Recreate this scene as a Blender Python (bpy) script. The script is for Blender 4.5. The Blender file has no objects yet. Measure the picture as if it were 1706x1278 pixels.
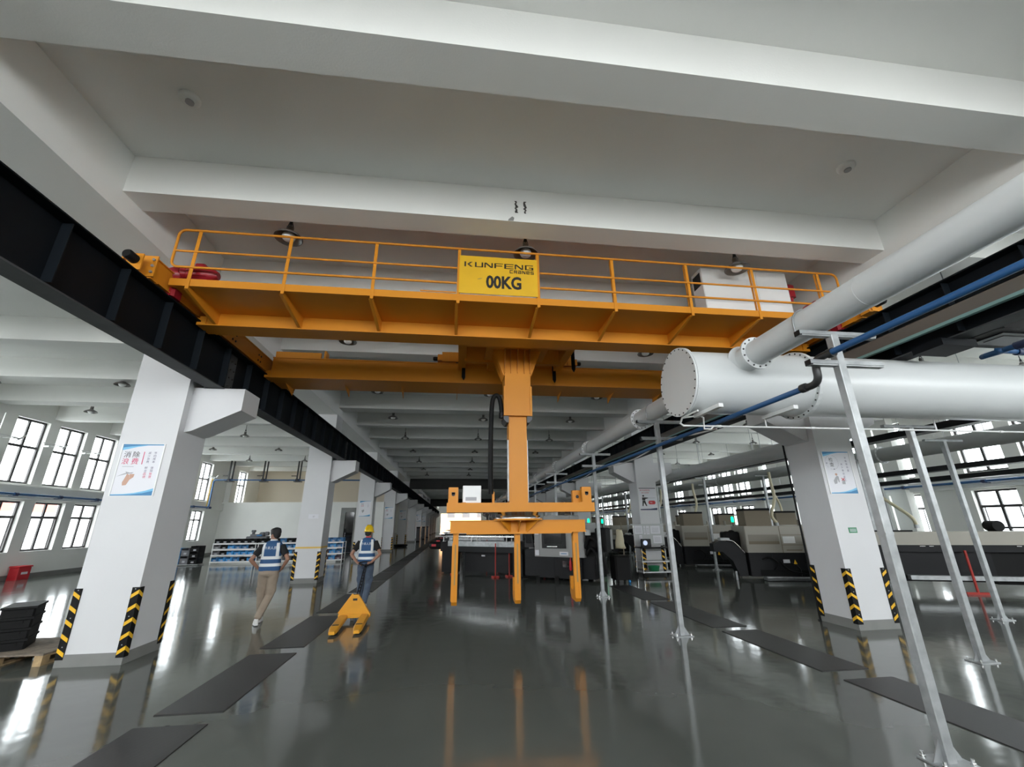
import bpy, math, random
from mathutils import Vector, Matrix, Euler

random.seed(7)
SC = bpy.context.scene
COL = SC.collection

# ------------------------------------------------------------------ camera
F_PX = 700.81
PITCH, YAW, ROLL, CAM_H = 0.322514, 0.128976, -0.010592, 1.74
cy, sy, cp, sp = math.cos(YAW), math.sin(YAW), math.cos(PITCH), math.sin(PITCH)
fwd = Vector((sy * cp, cy * cp, sp))
rt = Vector((cy, -sy, 0.0))
upv = rt.cross(fwd)
rt2 = math.cos(ROLL) * rt + math.sin(ROLL) * upv
up2 = -math.sin(ROLL) * rt + math.cos(ROLL) * upv
cam_data = bpy.data.cameras.new('camera')
cam_data.sensor_fit = 'HORIZONTAL'
cam_data.sensor_width = 36.0
cam_data.lens = F_PX / 1706.0 * 36.0
cam_data.clip_start, cam_data.clip_end = 0.05, 600.0
cam = bpy.data.objects.new('camera', cam_data)
m = Matrix((rt2, up2, -fwd)).transposed().to_4x4()
m.translation = Vector((0, 0, CAM_H))
cam.matrix_world = m
COL.objects.link(cam)
SC.camera = cam

# ------------------------------------------------------------------ daylight, exposure
world = bpy.data.worlds.new('overcast_sky')
SC.world = world
world.use_nodes = True
wn = world.node_tree.nodes
wn['Background'].inputs[0].default_value = (0.93, 0.97, 1.0, 1)
wn['Background'].inputs[1].default_value = 6.5
SC.view_settings.view_transform = 'Standard'
SC.view_settings.look = 'None'
SC.view_settings.gamma = 1.0
SC.view_settings.use_curve_mapping = False
SC.view_settings.exposure = 0.92
SC.cycles.max_bounces = 10
SC.cycles.diffuse_bounces = 8
SC.cycles.glossy_bounces = 4
SC.cycles.transparent_max_bounces = 16
SC.cycles.sample_clamp_indirect = 6.0
SC.cycles.caustics_reflective = False
SC.cycles.caustics_refractive = False


def portal(name, loc, rot, sx, sy_):
    l = bpy.data.lights.new(name, 'AREA')
    l.shape = 'RECTANGLE'
    l.size, l.size_y = sx, sy_
    l.cycles.is_portal = True
    o = bpy.data.objects.new(name, l)
    o.location = loc
    o.rotation_euler = rot
    COL.objects.link(o)


# the openings daylight comes in by: window walls on both sides, unseen rear openings, gate at the far end
portal('left_window_daylight', (-16.05, 26, 3.3), (0, math.radians(-90), 0), 4.9, 66)
portal('right_window_daylight', (18.65, 26, 3.3), (0, math.radians(90), 0), 4.9, 66)
portal('unseen_rear_daylight', (1.3, -4.45, 4.65), (math.radians(90), 0, 0), 34, 3.0)
portal('far_gate_daylight', (1.2, 112, 2.2), (math.radians(-90), 0, 0), 10, 4.4)


# ------------------------------------------------------------------ materials
def mat(name, rgb, rough=0.5, metal=0.0, spec=0.5, noise=None, bump=0.0, bscale=40.0, coat=0.0):
    """noise=(scale, amount): mottled tone variation of the surface itself"""
    m = bpy.data.materials.new(name)
    m.use_nodes = True
    nt = m.node_tree
    b = nt.nodes['Principled BSDF']
    b.inputs['Base Color'].default_value = (*rgb, 1)
    b.inputs['Roughness'].default_value = rough
    b.inputs['Metallic'].default_value = metal
    b.inputs['Specular IOR Level'].default_value = spec
    if coat:
        b.inputs['Coat Weight'].default_value = coat
    if noise or bump:
        tc = nt.nodes.new('ShaderNodeTexCoord')
    if noise:
        n = nt.nodes.new('ShaderNodeTexNoise')
        n.inputs['Scale'].default_value = noise[0]
        n.inputs['Detail'].default_value = 5
        nt.links.new(tc.outputs['Object'], n.inputs['Vector'])
        r = nt.nodes.new('ShaderNodeValToRGB')
        a = noise[1]
        r.color_ramp.elements[0].position = 0.3
        r.color_ramp.elements[1].position = 0.7
        r.color_ramp.elements[0].color = (*[max(0, c * (1 - a)) for c in rgb], 1)
        r.color_ramp.elements[1].color = (*[min(1, c * (1 + a)) for c in rgb], 1)
        nt.links.new(n.outputs['Fac'], r.inputs['Fac'])
        nt.links.new(r.outputs['Color'], b.inputs['Base Color'])
    if bump:
        n2 = nt.nodes.new('ShaderNodeTexNoise')
        n2.inputs['Scale'].default_value = bscale
        n2.inputs['Detail'].default_value = 3
        nt.links.new(tc.outputs['Object'], n2.inputs['Vector'])
        bp = nt.nodes.new('ShaderNodeBump')
        bp.inputs['Strength'].default_value = bump
        bp.inputs['Distance'].default_value = 0.02
        nt.links.new(n2.outputs['Fac'], bp.inputs['Height'])
        nt.links.new(bp.outputs['Normal'], b.inputs['Normal'])
    return m


M = {}
M['wall'] = mat('white_wall_paint', (0.84, 0.84, 0.81), 0.75, noise=(0.6, 0.03), bump=0.06, bscale=60)
M['ceil'] = mat('white_ceiling_paint', (0.83, 0.83, 0.81), 0.8, noise=(0.5, 0.03), bump=0.08, bscale=50)
M['column'] = mat('white_column_paint', (0.67, 0.67, 0.68), 0.6, noise=(1.2, 0.02), bump=0.04, bscale=50)
M['beigewall'] = mat('cream_wall_paint', (0.70, 0.64, 0.54), 0.8)
M['plinth'] = mat('grey_plinth_paint', (0.22, 0.22, 0.21), 0.6, noise=(3, 0.08))
M['darkbeam'] = mat('shaded_joint_grey', (0.06, 0.06, 0.058), 0.8)
M['black'] = mat('black_rubber', (0.006, 0.006, 0.006), 0.6, spec=0.2)
M['blackpl'] = mat('black_plastic', (0.010, 0.010, 0.011), 0.4, spec=0.3)
M['yellow'] = mat('reflective_yellow', (0.85, 0.48, 0.02), 0.4)
M['steel'] = mat('dark_steel_paint', (0.0045, 0.006, 0.008), 0.6, spec=0.15, noise=(2, 0.2))
M['steelst'] = mat('stiffener_steel_paint', (0.0075, 0.011, 0.015), 0.6, spec=0.2)
M['steelfl'] = mat('lit_grey_steel', (0.060, 0.064, 0.068), 0.6, spec=0.25, noise=(2.5, 0.25))  # paler than the web: light on the underside put into the colour
M['orange'] = mat('crane_orange_paint', (0.64, 0.245, 0.018), 0.42, noise=(0.8, 0.04), spec=0.3)
M['signy'] = mat('sign_yellow_enamel', (0.72, 0.42, 0.012), 0.45, noise=(3, 0.05))
M['ink'] = mat('black_ink', (0.012, 0.011, 0.011), 0.5)
M['scuff'] = mat('grey_scuff', (0.30, 0.22, 0.08), 0.6)
M['pscar'] = mat('dark_plaster_scar', (0.07, 0.065, 0.06), 0.8, noise=(60, 0.6))
M['red'] = mat('red_motor_paint', (0.30, 0.012, 0.02), 0.35)
M['redsign'] = mat('red_print', (0.55, 0.02, 0.03), 0.5)
M['pink'] = mat('crimson_print', (0.62, 0.03, 0.12), 0.5)
M['redstand'] = mat('red_stand_paint', (0.40, 0.025, 0.015), 0.45)
M['pipew'] = mat('white_pipe_paint', (0.66, 0.68, 0.68), 0.32, noise=(0.9, 0.02))
M['pipeg'] = mat('grey_pipe_paint', (0.50, 0.52, 0.52), 0.45)
M['blue'] = mat('blue_pipe_paint', (0.022, 0.10, 0.26), 0.4)
M['galv'] = mat('galvanised_steel', (0.40, 0.415, 0.42), 0.45, metal=0.6, noise=(9, 0.18))
M['chrome'] = mat('bright_steel', (0.75, 0.75, 0.74), 0.22, metal=1.0)
M['darkmetal'] = mat('dark_metal', (0.05, 0.05, 0.05), 0.4, metal=0.6)
M['grey'] = mat('machine_grey_paint', (0.33, 0.33, 0.32), 0.45)
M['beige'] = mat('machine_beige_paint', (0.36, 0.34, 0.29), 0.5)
M['beiged'] = mat('machine_dark_beige', (0.25, 0.23, 0.19), 0.5)  # deeper beige for the side panel and filler cap
M['brown'] = mat('machine_brown_panel', (0.20, 0.165, 0.115), 0.6)
M['charcoal'] = mat('machine_charcoal_paint', (0.012, 0.0125, 0.014), 0.4, spec=0.2)
M['glassdark'] = mat('dark_window_glass', (0.01, 0.01, 0.012), 0.06)
M['white'] = mat('white_plastic', (0.80, 0.80, 0.79), 0.4)
M['paper'] = mat('white_print_paper', (0.74, 0.74, 0.78), 0.45)
M['cyan'] = mat('light_blue_print', (0.16, 0.48, 0.72), 0.45)
M['navy'] = mat('deep_blue_print', (0.03, 0.20, 0.42), 0.45)
M['dnavy'] = mat('navy_print', (0.02, 0.035, 0.10), 0.45)
M['violet'] = mat('violet_grey_print', (0.13, 0.11, 0.20), 0.5)
M['skinprint'] = mat('skin_tone_print', (0.55, 0.33, 0.24), 0.5)
M['greyprint'] = mat('grey_print', (0.38, 0.38, 0.40), 0.5)
M['green'] = mat('green_plastic', (0.02, 0.22, 0.09), 0.4)
M['bluebin'] = mat('blue_bin_plastic', (0.02, 0.15, 0.36), 0.4)
M['brightblue'] = mat('bright_blue_plastic', (0.03, 0.27, 0.62), 0.4)
M['greybin'] = mat('grey_bin_plastic', (0.13, 0.13, 0.14), 0.5)
M['plumbin'] = mat('plum_bin_plastic', (0.08, 0.045, 0.07), 0.5)
M['wood'] = mat('pallet_wood', (0.42, 0.29, 0.15), 0.7, noise=(14, 0.25), bump=0.2, bscale=30)
M['wooddark'] = mat('grey_pallet_wood', (0.21, 0.17, 0.13), 0.8, noise=(12, 0.3), bump=0.2, bscale=30)
M['cream'] = mat('cream_hose', (0.66, 0.60, 0.42), 0.5)
M['railbrown'] = mat('brown_grey_rail_paint', (0.13, 0.115, 0.10), 0.5)
M['teal'] = mat('teal_conductor_cover', (0.20, 0.34, 0.33), 0.4)
M['lampmetal'] = mat('grey_lamp_metal', (0.20, 0.19, 0.18), 0.35, metal=0.5)
M['lampglass'] = mat('white_lamp_globe', (0.82, 0.82, 0.80), 0.25)
M['frame'] = mat('dark_window_frame', (0.05, 0.045, 0.045), 0.45)
M['reveal'] = mat('white_window_reveal', (0.74, 0.74, 0.70), 0.6)
M['skin'] = mat('skin', (0.34, 0.175, 0.115), 0.55)
M['hair'] = mat('black_hair', (0.010, 0.009, 0.009), 0.6, bump=0.5, bscale=120)
M['tshirt'] = mat('black_cotton', (0.010, 0.010, 0.011), 0.85)
M['vest'] = mat('blue_vest_cloth', (0.028, 0.095, 0.23), 0.7, bump=0.15, bscale=50)
M['strip'] = mat('reflective_silver_white', (0.80, 0.82, 0.83), 0.4)
M['khaki'] = mat('khaki_trousers', (0.33, 0.265, 0.205), 0.85, noise=(9, 0.08), bump=0.3, bscale=25)
M['denim'] = mat('blue_grey_denim', (0.075, 0.10, 0.145), 0.85, noise=(12, 0.2), bump=0.3, bscale=25)
M['shoe'] = mat('white_shoe', (0.72, 0.72, 0.69), 0.5)
M['helmet'] = mat('yellow_helmet_plastic', (0.83, 0.56, 0.015), 0.3)
M['jack'] = mat('pallet_truck_yellow', (0.74, 0.34, 0.022), 0.4, noise=(5, 0.06))
M['tapey'] = mat('yellow_tape', (0.72, 0.47, 0.10), 0.5)
M['greenlamp'] = mat('green_beacon', (0.0, 0.5, 0.15), 0.3)
b_ = M['greenlamp'].node_tree.nodes['Principled BSDF']
b_.inputs['Emission Color'].default_value = (0.0, 1.0, 0.35, 1)
b_.inputs['Emission Strength'].default_value = 1.2
M['screen'] = mat('lit_screen', (0.05, 0.05, 0.06), 0.2)
b_ = M['screen'].node_tree.nodes['Principled BSDF']
b_.inputs['Emission Color'].default_value = (0.5, 0.6, 0.8, 1)
b_.inputs['Emission Strength'].default_value = 0.6
M['extwarm'] = mat('outside_warm_lit_tone', (0.72, 0.36, 0.15), 0.9)
M['extpale'] = mat('outside_pale_render', (0.72, 0.74, 0.78), 0.9)
M['extred'] = mat('outside_red_roof', (0.55, 0.13, 0.10), 0.9)
M['extground'] = mat('outside_concrete', (0.55, 0.55, 0.53), 0.9)
M['extgreen'] = mat('outside_green', (0.20, 0.32, 0.08), 0.9)

# thin window glass
g = bpy.data.materials.new('clear_window_glass')
g.use_nodes = True
nt = g.node_tree
nt.nodes.clear()
out = nt.nodes.new('ShaderNodeOutputMaterial')
mix = nt.nodes.new('ShaderNodeMixShader')
tr = nt.nodes.new('ShaderNodeBsdfTransparent')
tr.inputs[0].default_value = (0.95, 0.97, 0.97, 1)
gl = nt.nodes.new('ShaderNodeBsdfGlossy')
gl.inputs['Roughness'].default_value = 0.02
mix.inputs[0].default_value = 0.06
nt.links.new(tr.outputs[0], mix.inputs[1])
nt.links.new(gl.outputs[0], mix.inputs[2])
nt.links.new(mix.outputs[0], out.inputs[0])
M['glass'] = g

# polished epoxy floor: grey-green, glossy, slightly wavy
fm = bpy.data.materials.new('grey_green_epoxy_floor')
fm.use_nodes = True
nt = fm.node_tree
b = nt.nodes['Principled BSDF']
tc = nt.nodes.new('ShaderNodeTexCoord')
n1 = nt.nodes.new('ShaderNodeTexNoise')
n1.inputs['Scale'].default_value = 0.5
n1.inputs['Detail'].default_value = 6
ramp = nt.nodes.new('ShaderNodeValToRGB')
ramp.color_ramp.elements[0].position = 0.3
ramp.color_ramp.elements[1].position = 0.72
ramp.color_ramp.elements[0].color = (0.085, 0.092, 0.083, 1)
ramp.color_ramp.elements[1].color = (0.105, 0.114, 0.102, 1)
nt.links.new(tc.outputs['Object'], n1.inputs['Vector'])
nt.links.new(n1.outputs['Fac'], ramp.inputs['Fac'])
nt.links.new(ramp.outputs['Color'], b.inputs['Base Color'])
n2 = nt.nodes.new('ShaderNodeTexNoise')
n2.inputs['Scale'].default_value = 2.2
n2.inputs['Detail'].default_value = 2
nt.links.new(tc.outputs['Object'], n2.inputs['Vector'])
n3 = nt.nodes.new('ShaderNodeTexNoise')
n3.inputs['Scale'].default_value = 9.0
n3.inputs['Detail'].default_value = 4
nt.links.new(tc.outputs['Object'], n3.inputs['Vector'])
mr = nt.nodes.new('ShaderNodeMapRange')
mr.inputs['To Min'].default_value = 0.06
mr.inputs['To Max'].default_value = 0.15
nt.links.new(n3.outputs['Fac'], mr.inputs['Value'])
nt.links.new(mr.outputs[0], b.inputs['Roughness'])
bp = nt.nodes.new('ShaderNodeBump')
bp.inputs['Strength'].default_value = 0.12
bp.inputs['Distance'].default_value = 0.02
nt.links.new(n2.outputs['Fac'], bp.inputs['Height'])
nt.links.new(bp.outputs['Normal'], b.inputs['Normal'])
b.inputs['Specular IOR Level'].default_value = 0.6
M['floor'] = fm

# checkered tread plate covers
tp = mat('black_tread_plate', (0.026, 0.025, 0.025), 0.42)
nt = tp.node_tree
b = nt.nodes['Principled BSDF']
tc = nt.nodes.new('ShaderNodeTexCoord')
ck = nt.nodes.new('ShaderNodeTexChecker')
ck.inputs['Scale'].default_value = 36
nt.links.new(tc.outputs['Object'], ck.inputs['Vector'])
bp = nt.nodes.new('ShaderNodeBump')
bp.inputs['Strength'].default_value = 0.5
bp.inputs['Distance'].default_value = 0.006
nt.links.new(ck.outputs['Fac'], bp.inputs['Height'])
nt.links.new(bp.outputs['Normal'], b.inputs['Normal'])
M['tread'] = tp


# ------------------------------------------------------------------ mesh helpers
ORG = {}                       # world origin of every object built, for parenting


def V(*a):
    return Vector(a)


class MB:
    def __init__(s):
        s.v, s.f, s.mi, s.sm = [], [], [], []

    def add(s, vs, fs, mi=0, smooth=False):
        o = len(s.v)
        s.v += [tuple(p) for p in vs]
        for f in fs:
            s.f.append(tuple(i + o for i in f))
            s.mi.append(mi)
            s.sm.append(smooth)
        return s

    def box(s, x0, y0, z0, x1, y1, z1, mi=0):
        x0, x1 = min(x0, x1), max(x0, x1)
        y0, y1 = min(y0, y1), max(y0, y1)
        z0, z1 = min(z0, z1), max(z0, z1)
        vs = [(x0, y0, z0), (x1, y0, z0), (x1, y1, z0), (x0, y1, z0), (x0, y0, z1), (x1, y0, z1), (x1, y1, z1), (x0, y1, z1)]
        return s.add(vs, [(3, 2, 1, 0), (4, 5, 6, 7), (0, 1, 5, 4), (1, 2, 6, 5), (2, 3, 7, 6), (3, 0, 4, 7)], mi)

    def rbox(s, x0, y0, z0, x1, y1, z1, r, mi=0):
        """box with chamfered vertical and top edges"""
        ring = lambda d: [(x0 + r + d, y0 + d), (x1 - r - d, y0 + d), (x1 - d, y0 + r + d), (x1 - d, y1 - r - d), (x1 - r - d, y1 - d), (x0 + r + d, y1 - d), (x0 + d, y1 - r - d), (x0 + d, y0 + r + d)]
        rings = [(0, z0), (0, z1 - r), (r * 0.7, z1)]
        vs = []
        for d, z in rings:
            vs += [(x, y, z) for x, y in ring(d)]
        fs = [tuple(range(7, -1, -1)), tuple(range(16, 24))]
        for k in range(2):
            for i in range(8):
                j = (i + 1) % 8
                fs.append((k * 8 + i, k * 8 + j, k * 8 + 8 + j, k * 8 + 8 + i))
        return s.add(vs, fs, mi)

    def bar(s, p, q, w, h, up=(0, 0, 1), mi=0):
        p, q = Vector(p), Vector(q)
        d = (q - p).normalized()
        u = Vector(up)
        x = d.cross(u)
        if x.length < 1e-5:
            x = d.cross(Vector((1, 0, 0)))
        x.normalize()
        u = x.cross(d)
        vs = []
        for c in (p, q):
            for a, bb in ((-1, -1), (1, -1), (1, 1), (-1, 1)):
                vs.append(c + x * (a * w / 2) + u * (bb * h / 2))
        return s.add(vs, [(3, 2, 1, 0), (4, 5, 6, 7), (0, 1, 5, 4), (1, 2, 6, 5), (2, 3, 7, 6), (3, 0, 4, 7)], mi)

    def tube(s, pts, r, n=10, mi=0, caps=True, smooth=True):
        pts = [Vector(p) for p in pts]
        rr = r if isinstance(r, (list, tuple)) else [r] * len(pts)
        vs, fs = [], []
        t0 = (pts[1] - pts[0]).normalized()
        a = Vector((0, 0, 1)) if abs(t0.z) < 0.9 else Vector((1, 0, 0))
        x = t0.cross(a).normalized()
        for i, p in enumerate(pts):
            if i == 0:
                t = (pts[1] - p)
            elif i == len(pts) - 1:
                t = (p - pts[i - 1])
            else:
                t = (pts[i + 1] - p).normalized() + (p - pts[i - 1]).normalized()
            t.normalize()
            x = (x - t * x.dot(t)).normalized()
            y = t.cross(x)
            for k in range(n):
                an = 2 * math.pi * k / n
                vs.append(p + (x * math.cos(an) + y * math.sin(an)) * rr[i])
        for i in range(len(pts) - 1):
            for k in range(n):
                j = (k + 1) % n
                fs.append((i * n + k, i * n + j, (i + 1) * n + j, (i + 1) * n + k))
        s.add(vs, fs, mi, smooth)
        if caps:
            L = (len(pts) - 1) * n
            s.add(vs[:n], [tuple(range(n - 1, -1, -1))], mi)
            s.add(vs[L:], [tuple(range(n))], mi)
        return s

    def cyl(s, p, q, r, n=16, mi=0, r2=None, smooth=True):
        return s.tube([p, q], [r, r if r2 is None else r2], n, mi, True, smooth)

    def lathe(s, prof, c=(0, 0, 0), n=20, mi=0, smooth=True):
        vs, fs = [], []
        for r, z in prof:
            for k in range(n):
                a = 2 * math.pi * k / n
                vs.append((c[0] + r * math.cos(a), c[1] + r * math.sin(a), c[2] + z))
        for i in range(len(prof) - 1):
            for k in range(n):
                j = (k + 1) % n
                fs.append((i * n + k, i * n + j, (i + 1) * n + j, (i + 1) * n + k))
        return s.add(vs, fs, mi, smooth)

    def prism(s, poly, o, ux, uy, t, mi=0):
        """polygon (u,v) in plane o+u*ux+v*uy, extruded by t along ux x uy"""
        o, ux, uy = Vector(o), Vector(ux), Vector(uy)
        nn = ux.cross(uy).normalized() * t
        n = len(poly)
        a = [o + ux * u + uy * v for u, v in poly]
        vs = a + [p + nn for p in a]
        fs = [tuple(range(n - 1, -1, -1)), tuple(range(n, 2 * n))]
        fs += [(i, (i + 1) % n, n + (i + 1) % n, n + i) for i in range(n)]
        return s.add(vs, fs, mi)

    def ell(s, c, rx, ry, rz, nu=14, nv=10, mi=0, rot=None):
        vs, fs = [], []
        for j in range(nv + 1):
            th = math.pi * j / nv
            for i in range(nu):
                ph = 2 * math.pi * i / nu
                p = Vector((rx * math.sin(th) * math.cos(ph), ry * math.sin(th) * math.sin(ph), rz * math.cos(th)))
                if rot:
                    p = rot @ p
                vs.append(Vector(c) + p)
        for j in range(nv):
            for i in range(nu):
                k = (i + 1) % nu
                fs.append((j * nu + i, j * nu + k, (j + 1) * nu + k, (j + 1) * nu + i)[::-1])
        return s.add(vs, fs, mi, True)

    def loft(s, rings, mi=0, smooth=True, caps=True):
        n = len(rings[0])
        vs = [p for r in rings for p in r]
        fs = []
        for i in range(len(rings) - 1):
            for k in range(n):
                j = (k + 1) % n
                fs.append((i * n + k, i * n + j, (i + 1) * n + j, (i + 1) * n + k))
        if caps:
            fs.append(tuple(range(n - 1, -1, -1)))
            L = (len(rings) - 1) * n
            fs.append(tuple(range(L, L + n)))
        return s.add(vs, fs, mi, smooth)

    def flat(s, vs2, fs2, o, ux, uy, mi=0, off=0.0):
        o, ux, uy = Vector(o), Vector(ux), Vector(uy)
        nn = ux.cross(uy).normalized() * off
        return s.add([o + ux * a + uy * b + nn for a, b in vs2], fs2, mi)

    def mesh(s, name, mats, origin=(0, 0, 0)):
        me = bpy.data.meshes.new(name)
        ox, oy, oz = origin
        me.from_pydata([(x - ox, y - oy, z - oz) for x, y, z in s.v], [], s.f)
        for mm in (mats if isinstance(mats, (list, tuple)) else [mats]):
            me.materials.append(M[mm] if isinstance(mm, str) else mm)
        me.polygons.foreach_set('material_index', s.mi)
        me.polygons.foreach_set('use_smooth', s.sm)
        me.update()
        return me

    def build(s, name, mats, parent=None, label=None, cat=None, group=None, kind=None):
        if parent is not None:
            org = ORG[parent.name]
        else:
            xs, ys, zs = zip(*s.v)
            org = ((min(xs) + max(xs)) / 2, (min(ys) + max(ys)) / 2, min(zs))
        o = bpy.data.objects.new(name, s.mesh(name, mats, org))
        COL.objects.link(o)
        ORG[o.name] = org
        if parent is not None:
            o.parent = parent
        else:
            o.location = org
        return tag(o, label, cat, group, kind)


def tag(o, label=None, cat=None, group=None, kind=None):
    if label:
        o['label'] = label
    if cat:
        o['category'] = cat
    if group:
        o['group'] = group
    if kind:
        o['kind'] = kind
    return o


def thing(name, label, cat, loc=(0, 0, 0), group=None):
    o = bpy.data.objects.new(name, None)
    o.empty_display_size = 0.1
    COL.objects.link(o)
    o.location = loc
    ORG[o.name] = tuple(loc)
    return tag(o, label, cat, group)


def dup(root, loc, rz=None, label=None, group=None):
    def cp(o, par):
        c = o.copy()
        COL.objects.link(c)
        c.parent = par
        ORG[c.name] = ORG.get(o.name, (0, 0, 0))
        for ch in list(o.children):
            cp(ch, c)
        return c
    r = cp(root, None)
    r.location = loc
    if rz is not None:
        r.rotation_euler = (0, 0, rz)
    if label:
        r['label'] = label
    if group:
        r['group'] = group
    return r


def place(root, loc, rz=0):
    root.location = loc
    root.rotation_euler = (0, 0, rz)


_txt = {}


def text2d(body, size=1.0, bold=0.0, sx=1.0):
    """outline of lettering as flat triangles: (verts2d, faces, width)"""
    key = (body, bold)
    if key not in _txt:
        c = bpy.data.curves.new('lettering', 'FONT')
        c.body = body
        c.resolution_u = 3
        cjk = any(ord(q) > 0x2E80 for q in body)
        c.offset = 0 if cjk else bold
        o = bpy.data.objects.new('lettering', c)
        COL.objects.link(o)
        dg = bpy.context.evaluated_depsgraph_get()
        me = bpy.data.meshes.new_from_object(o.evaluated_get(dg))
        vs = [(v.co.x, v.co.y) for v in me.vertices]
        fs = [tuple(p.vertices) for p in me.polygons]
        bpy.data.objects.remove(o)
        bpy.data.curves.remove(c)
        bpy.data.meshes.remove(me)
        x0 = min(v[0] for v in vs)
        x1 = max(v[0] for v in vs)
        y0 = min(v[1] for v in vs)
        _txt[key] = ([(a - x0, b - y0) for a, b in vs], fs, x1 - x0, max(v[1] for v in vs) - y0)
    vs, fs, w, h = _txt[key]
    k = size / h
    return [(a * k * sx, b * k) for a, b in vs], fs, w * k * sx


def smoothed(mb, name, mats, parent, voxel=0.012, smooth=4):
    """joins overlapping limbs into one continuous surface (voxel remesh) and links it as ONE mesh"""
    org = ORG[parent.name]
    me = mb.mesh(name, mats, org)
    o = bpy.data.objects.new(name, me)
    COL.objects.link(o)
    r = o.modifiers.new('r', 'REMESH')
    r.mode = 'VOXEL'
    r.voxel_size = voxel
    r.use_smooth_shade = True
    sm = o.modifiers.new('s', 'SMOOTH')
    sm.iterations = smooth
    sm.factor = 0.5
    dg = bpy.context.evaluated_depsgraph_get()
    nm = bpy.data.meshes.new_from_object(o.evaluated_get(dg))
    nm.name = name
    o.modifiers.clear()
    o.data = nm
    if not nm.materials:
        for mm in (mats if isinstance(mats, (list, tuple)) else [mats]):
            nm.materials.append(M[mm])
    nm.polygons.foreach_set('use_smooth', [True] * len(nm.polygons))
    o.parent = parent
    ORG[o.name] = org
    return o

# ================================================================== SETTING
XL, XR = -16.0, 18.6              # inner faces of the window walls
YB, YF = -4.5, 112.0              # unseen rear wall, set close to light the beams, gate end
ZC = 6.45                         # slab soffit
BAY = 8.4
COLY = [7.15 + BAY * k for k in range(-1, 12)]
LCX0, LCX1 = -5.2, -4.4           # left column row
RCX0, RCX1 = 6.72, 7.48           # right column row
CDEP = 0.76

fl_ = MB().box(XL - 0.3, YB - 0.3, -0.2, XR + 0.3, YF + 0.3, 0.0)
fl_.build('floor', 'floor', kind='structure')
MB().box(XL - 0.4, YB - 0.4, ZC, XR + 0.4, YF + 0.4, ZC + 0.25).build('ceiling', 'ceil', kind='structure')
MB().box(-160, -120, -0.6, 160, 260, -0.25).build('ground', 'extground', kind='structure')

# girders along the hall over each column row
for nm, x0, x1 in (('ceiling_girder', LCX0, LCX1), ('ceiling_girder', RCX0, RCX1)):
    MB().box(x0, YB, 5.58, x1, YF, ZC - 0.003).build(nm, 'ceil', kind='structure')

# cross beams
beam_y = [(2.68, 3.10), (4.95, 5.32), (-0.2, 0.2), (-2.9, -2.5)]
for k in range(-1, 12):
    y = 7.15 + BAY * k
    beam_y.append((y + 0.1, y + 0.66))
    if k >= 0:
        for j in (1, 2):
            yy = y + 0.38 + j * BAY / 3
            beam_y.append((yy - 0.18, yy + 0.18))
for y0, y1 in beam_y:
    MB().box(XL, y0, 5.87, XR, y1, ZC - 0.002).build('ceiling_beam', 'ceil', kind='structure')
MB().box(LCX1 + 0.01, 41.2, 4.95, RCX0 - 0.01, 41.6, ZC - 0.01).build('shaded_joint_panel', 'darkbeam', kind='structure')  # shade at the far expansion joint, put into a dark grey box
MB().box(LCX1 + 0.01, 74.8, 4.7, RCX0 - 0.01, 75.2, ZC - 0.01).build('shaded_joint_panel', 'darkbeam', kind='structure')

# wall patches where a pipe hanger was removed from the beam
for x, wd in ((0.735, 'left'), (0.862, 'right')):
    prof = [(x + random.uniform(-0.03, 0.0), 6.02 + 0.026 * k) for k in range(9)]
    prof += [(u + random.uniform(0.02, 0.045), v) for u, v in prof[::-1]]
    tag(MB().prism(prof, (0, 4.9505, 0), (1, 0, 0), (0, 0, 1), 0.006).build('plaster_scar', 'pscar'), 'dark vertical scar in the ceiling beam plaster above the sign, %s one' % wd, 'mark')
tag(MB().prism([(0.61, 5.875), (0.69, 5.88), (0.70, 5.93), (0.67, 5.95), (0.62, 5.90)], (0, 4.9505, 0), (1, 0, 0), (0, 0, 1), 0.004).build('plaster_scar', 'plinth'), 'small grey scuff low on the ceiling beam above the sign', 'mark')


# ---- columns
def guard_mb(h=0.86, z0=0.09, w=0.085, t=0.012, sx=1, sy_=1):
    """L-shaped rubber corner guard at the local origin corner, legs running to -sx and -sy"""
    mb = MB()
    mb.box(0, t * sy_, z0, -w * sx, 0, z0 + h)
    mb.box(t * sx, t * sy_, z0, 0, -w * sy_, z0 + h)
    mb.box(t * sx, t * sy_, z0, 0, 0, z0 + h)
    n = 5
    p = h / n
    for k in range(n):
        zb = z0 + p * k + 0.03
        ch = 0.05
        e = 0.0015
        # arm on the face normal to y
        a = [(t * sx, 0), (t * sx, ch)]
        mb.add([(t * sx, (t + e) * sy_, zb + 0.062), (t * sx, (t + e) * sy_, zb + 0.062 + ch), (-w * sx * 0.95, (t + e) * sy_, zb + ch), (-w * sx * 0.95, (t + e) * sy_, zb)], [(0, 1, 2, 3)], 1)
        mb.add([((t + e) * sx, t * sy_, zb + 0.062), ((t + e) * sx, t * sy_, zb + 0.062 + ch), ((t + e) * sx, -w * sy_ * 0.95, zb + ch), ((t + e) * sx, -w * sy_ * 0.95, zb)], [(0, 1, 2, 3)], 1)
        if k in (0, 2, 4):
            mb.box((t * 0.2 - w * 0.5) * sx - 0.006, t * sy_, zb + 0.115, (t * 0.2 - w * 0.5) * sx + 0.006, (t + 0.004) * sy_, zb + 0.127, 2)
    return mb


gcache = {}


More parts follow.
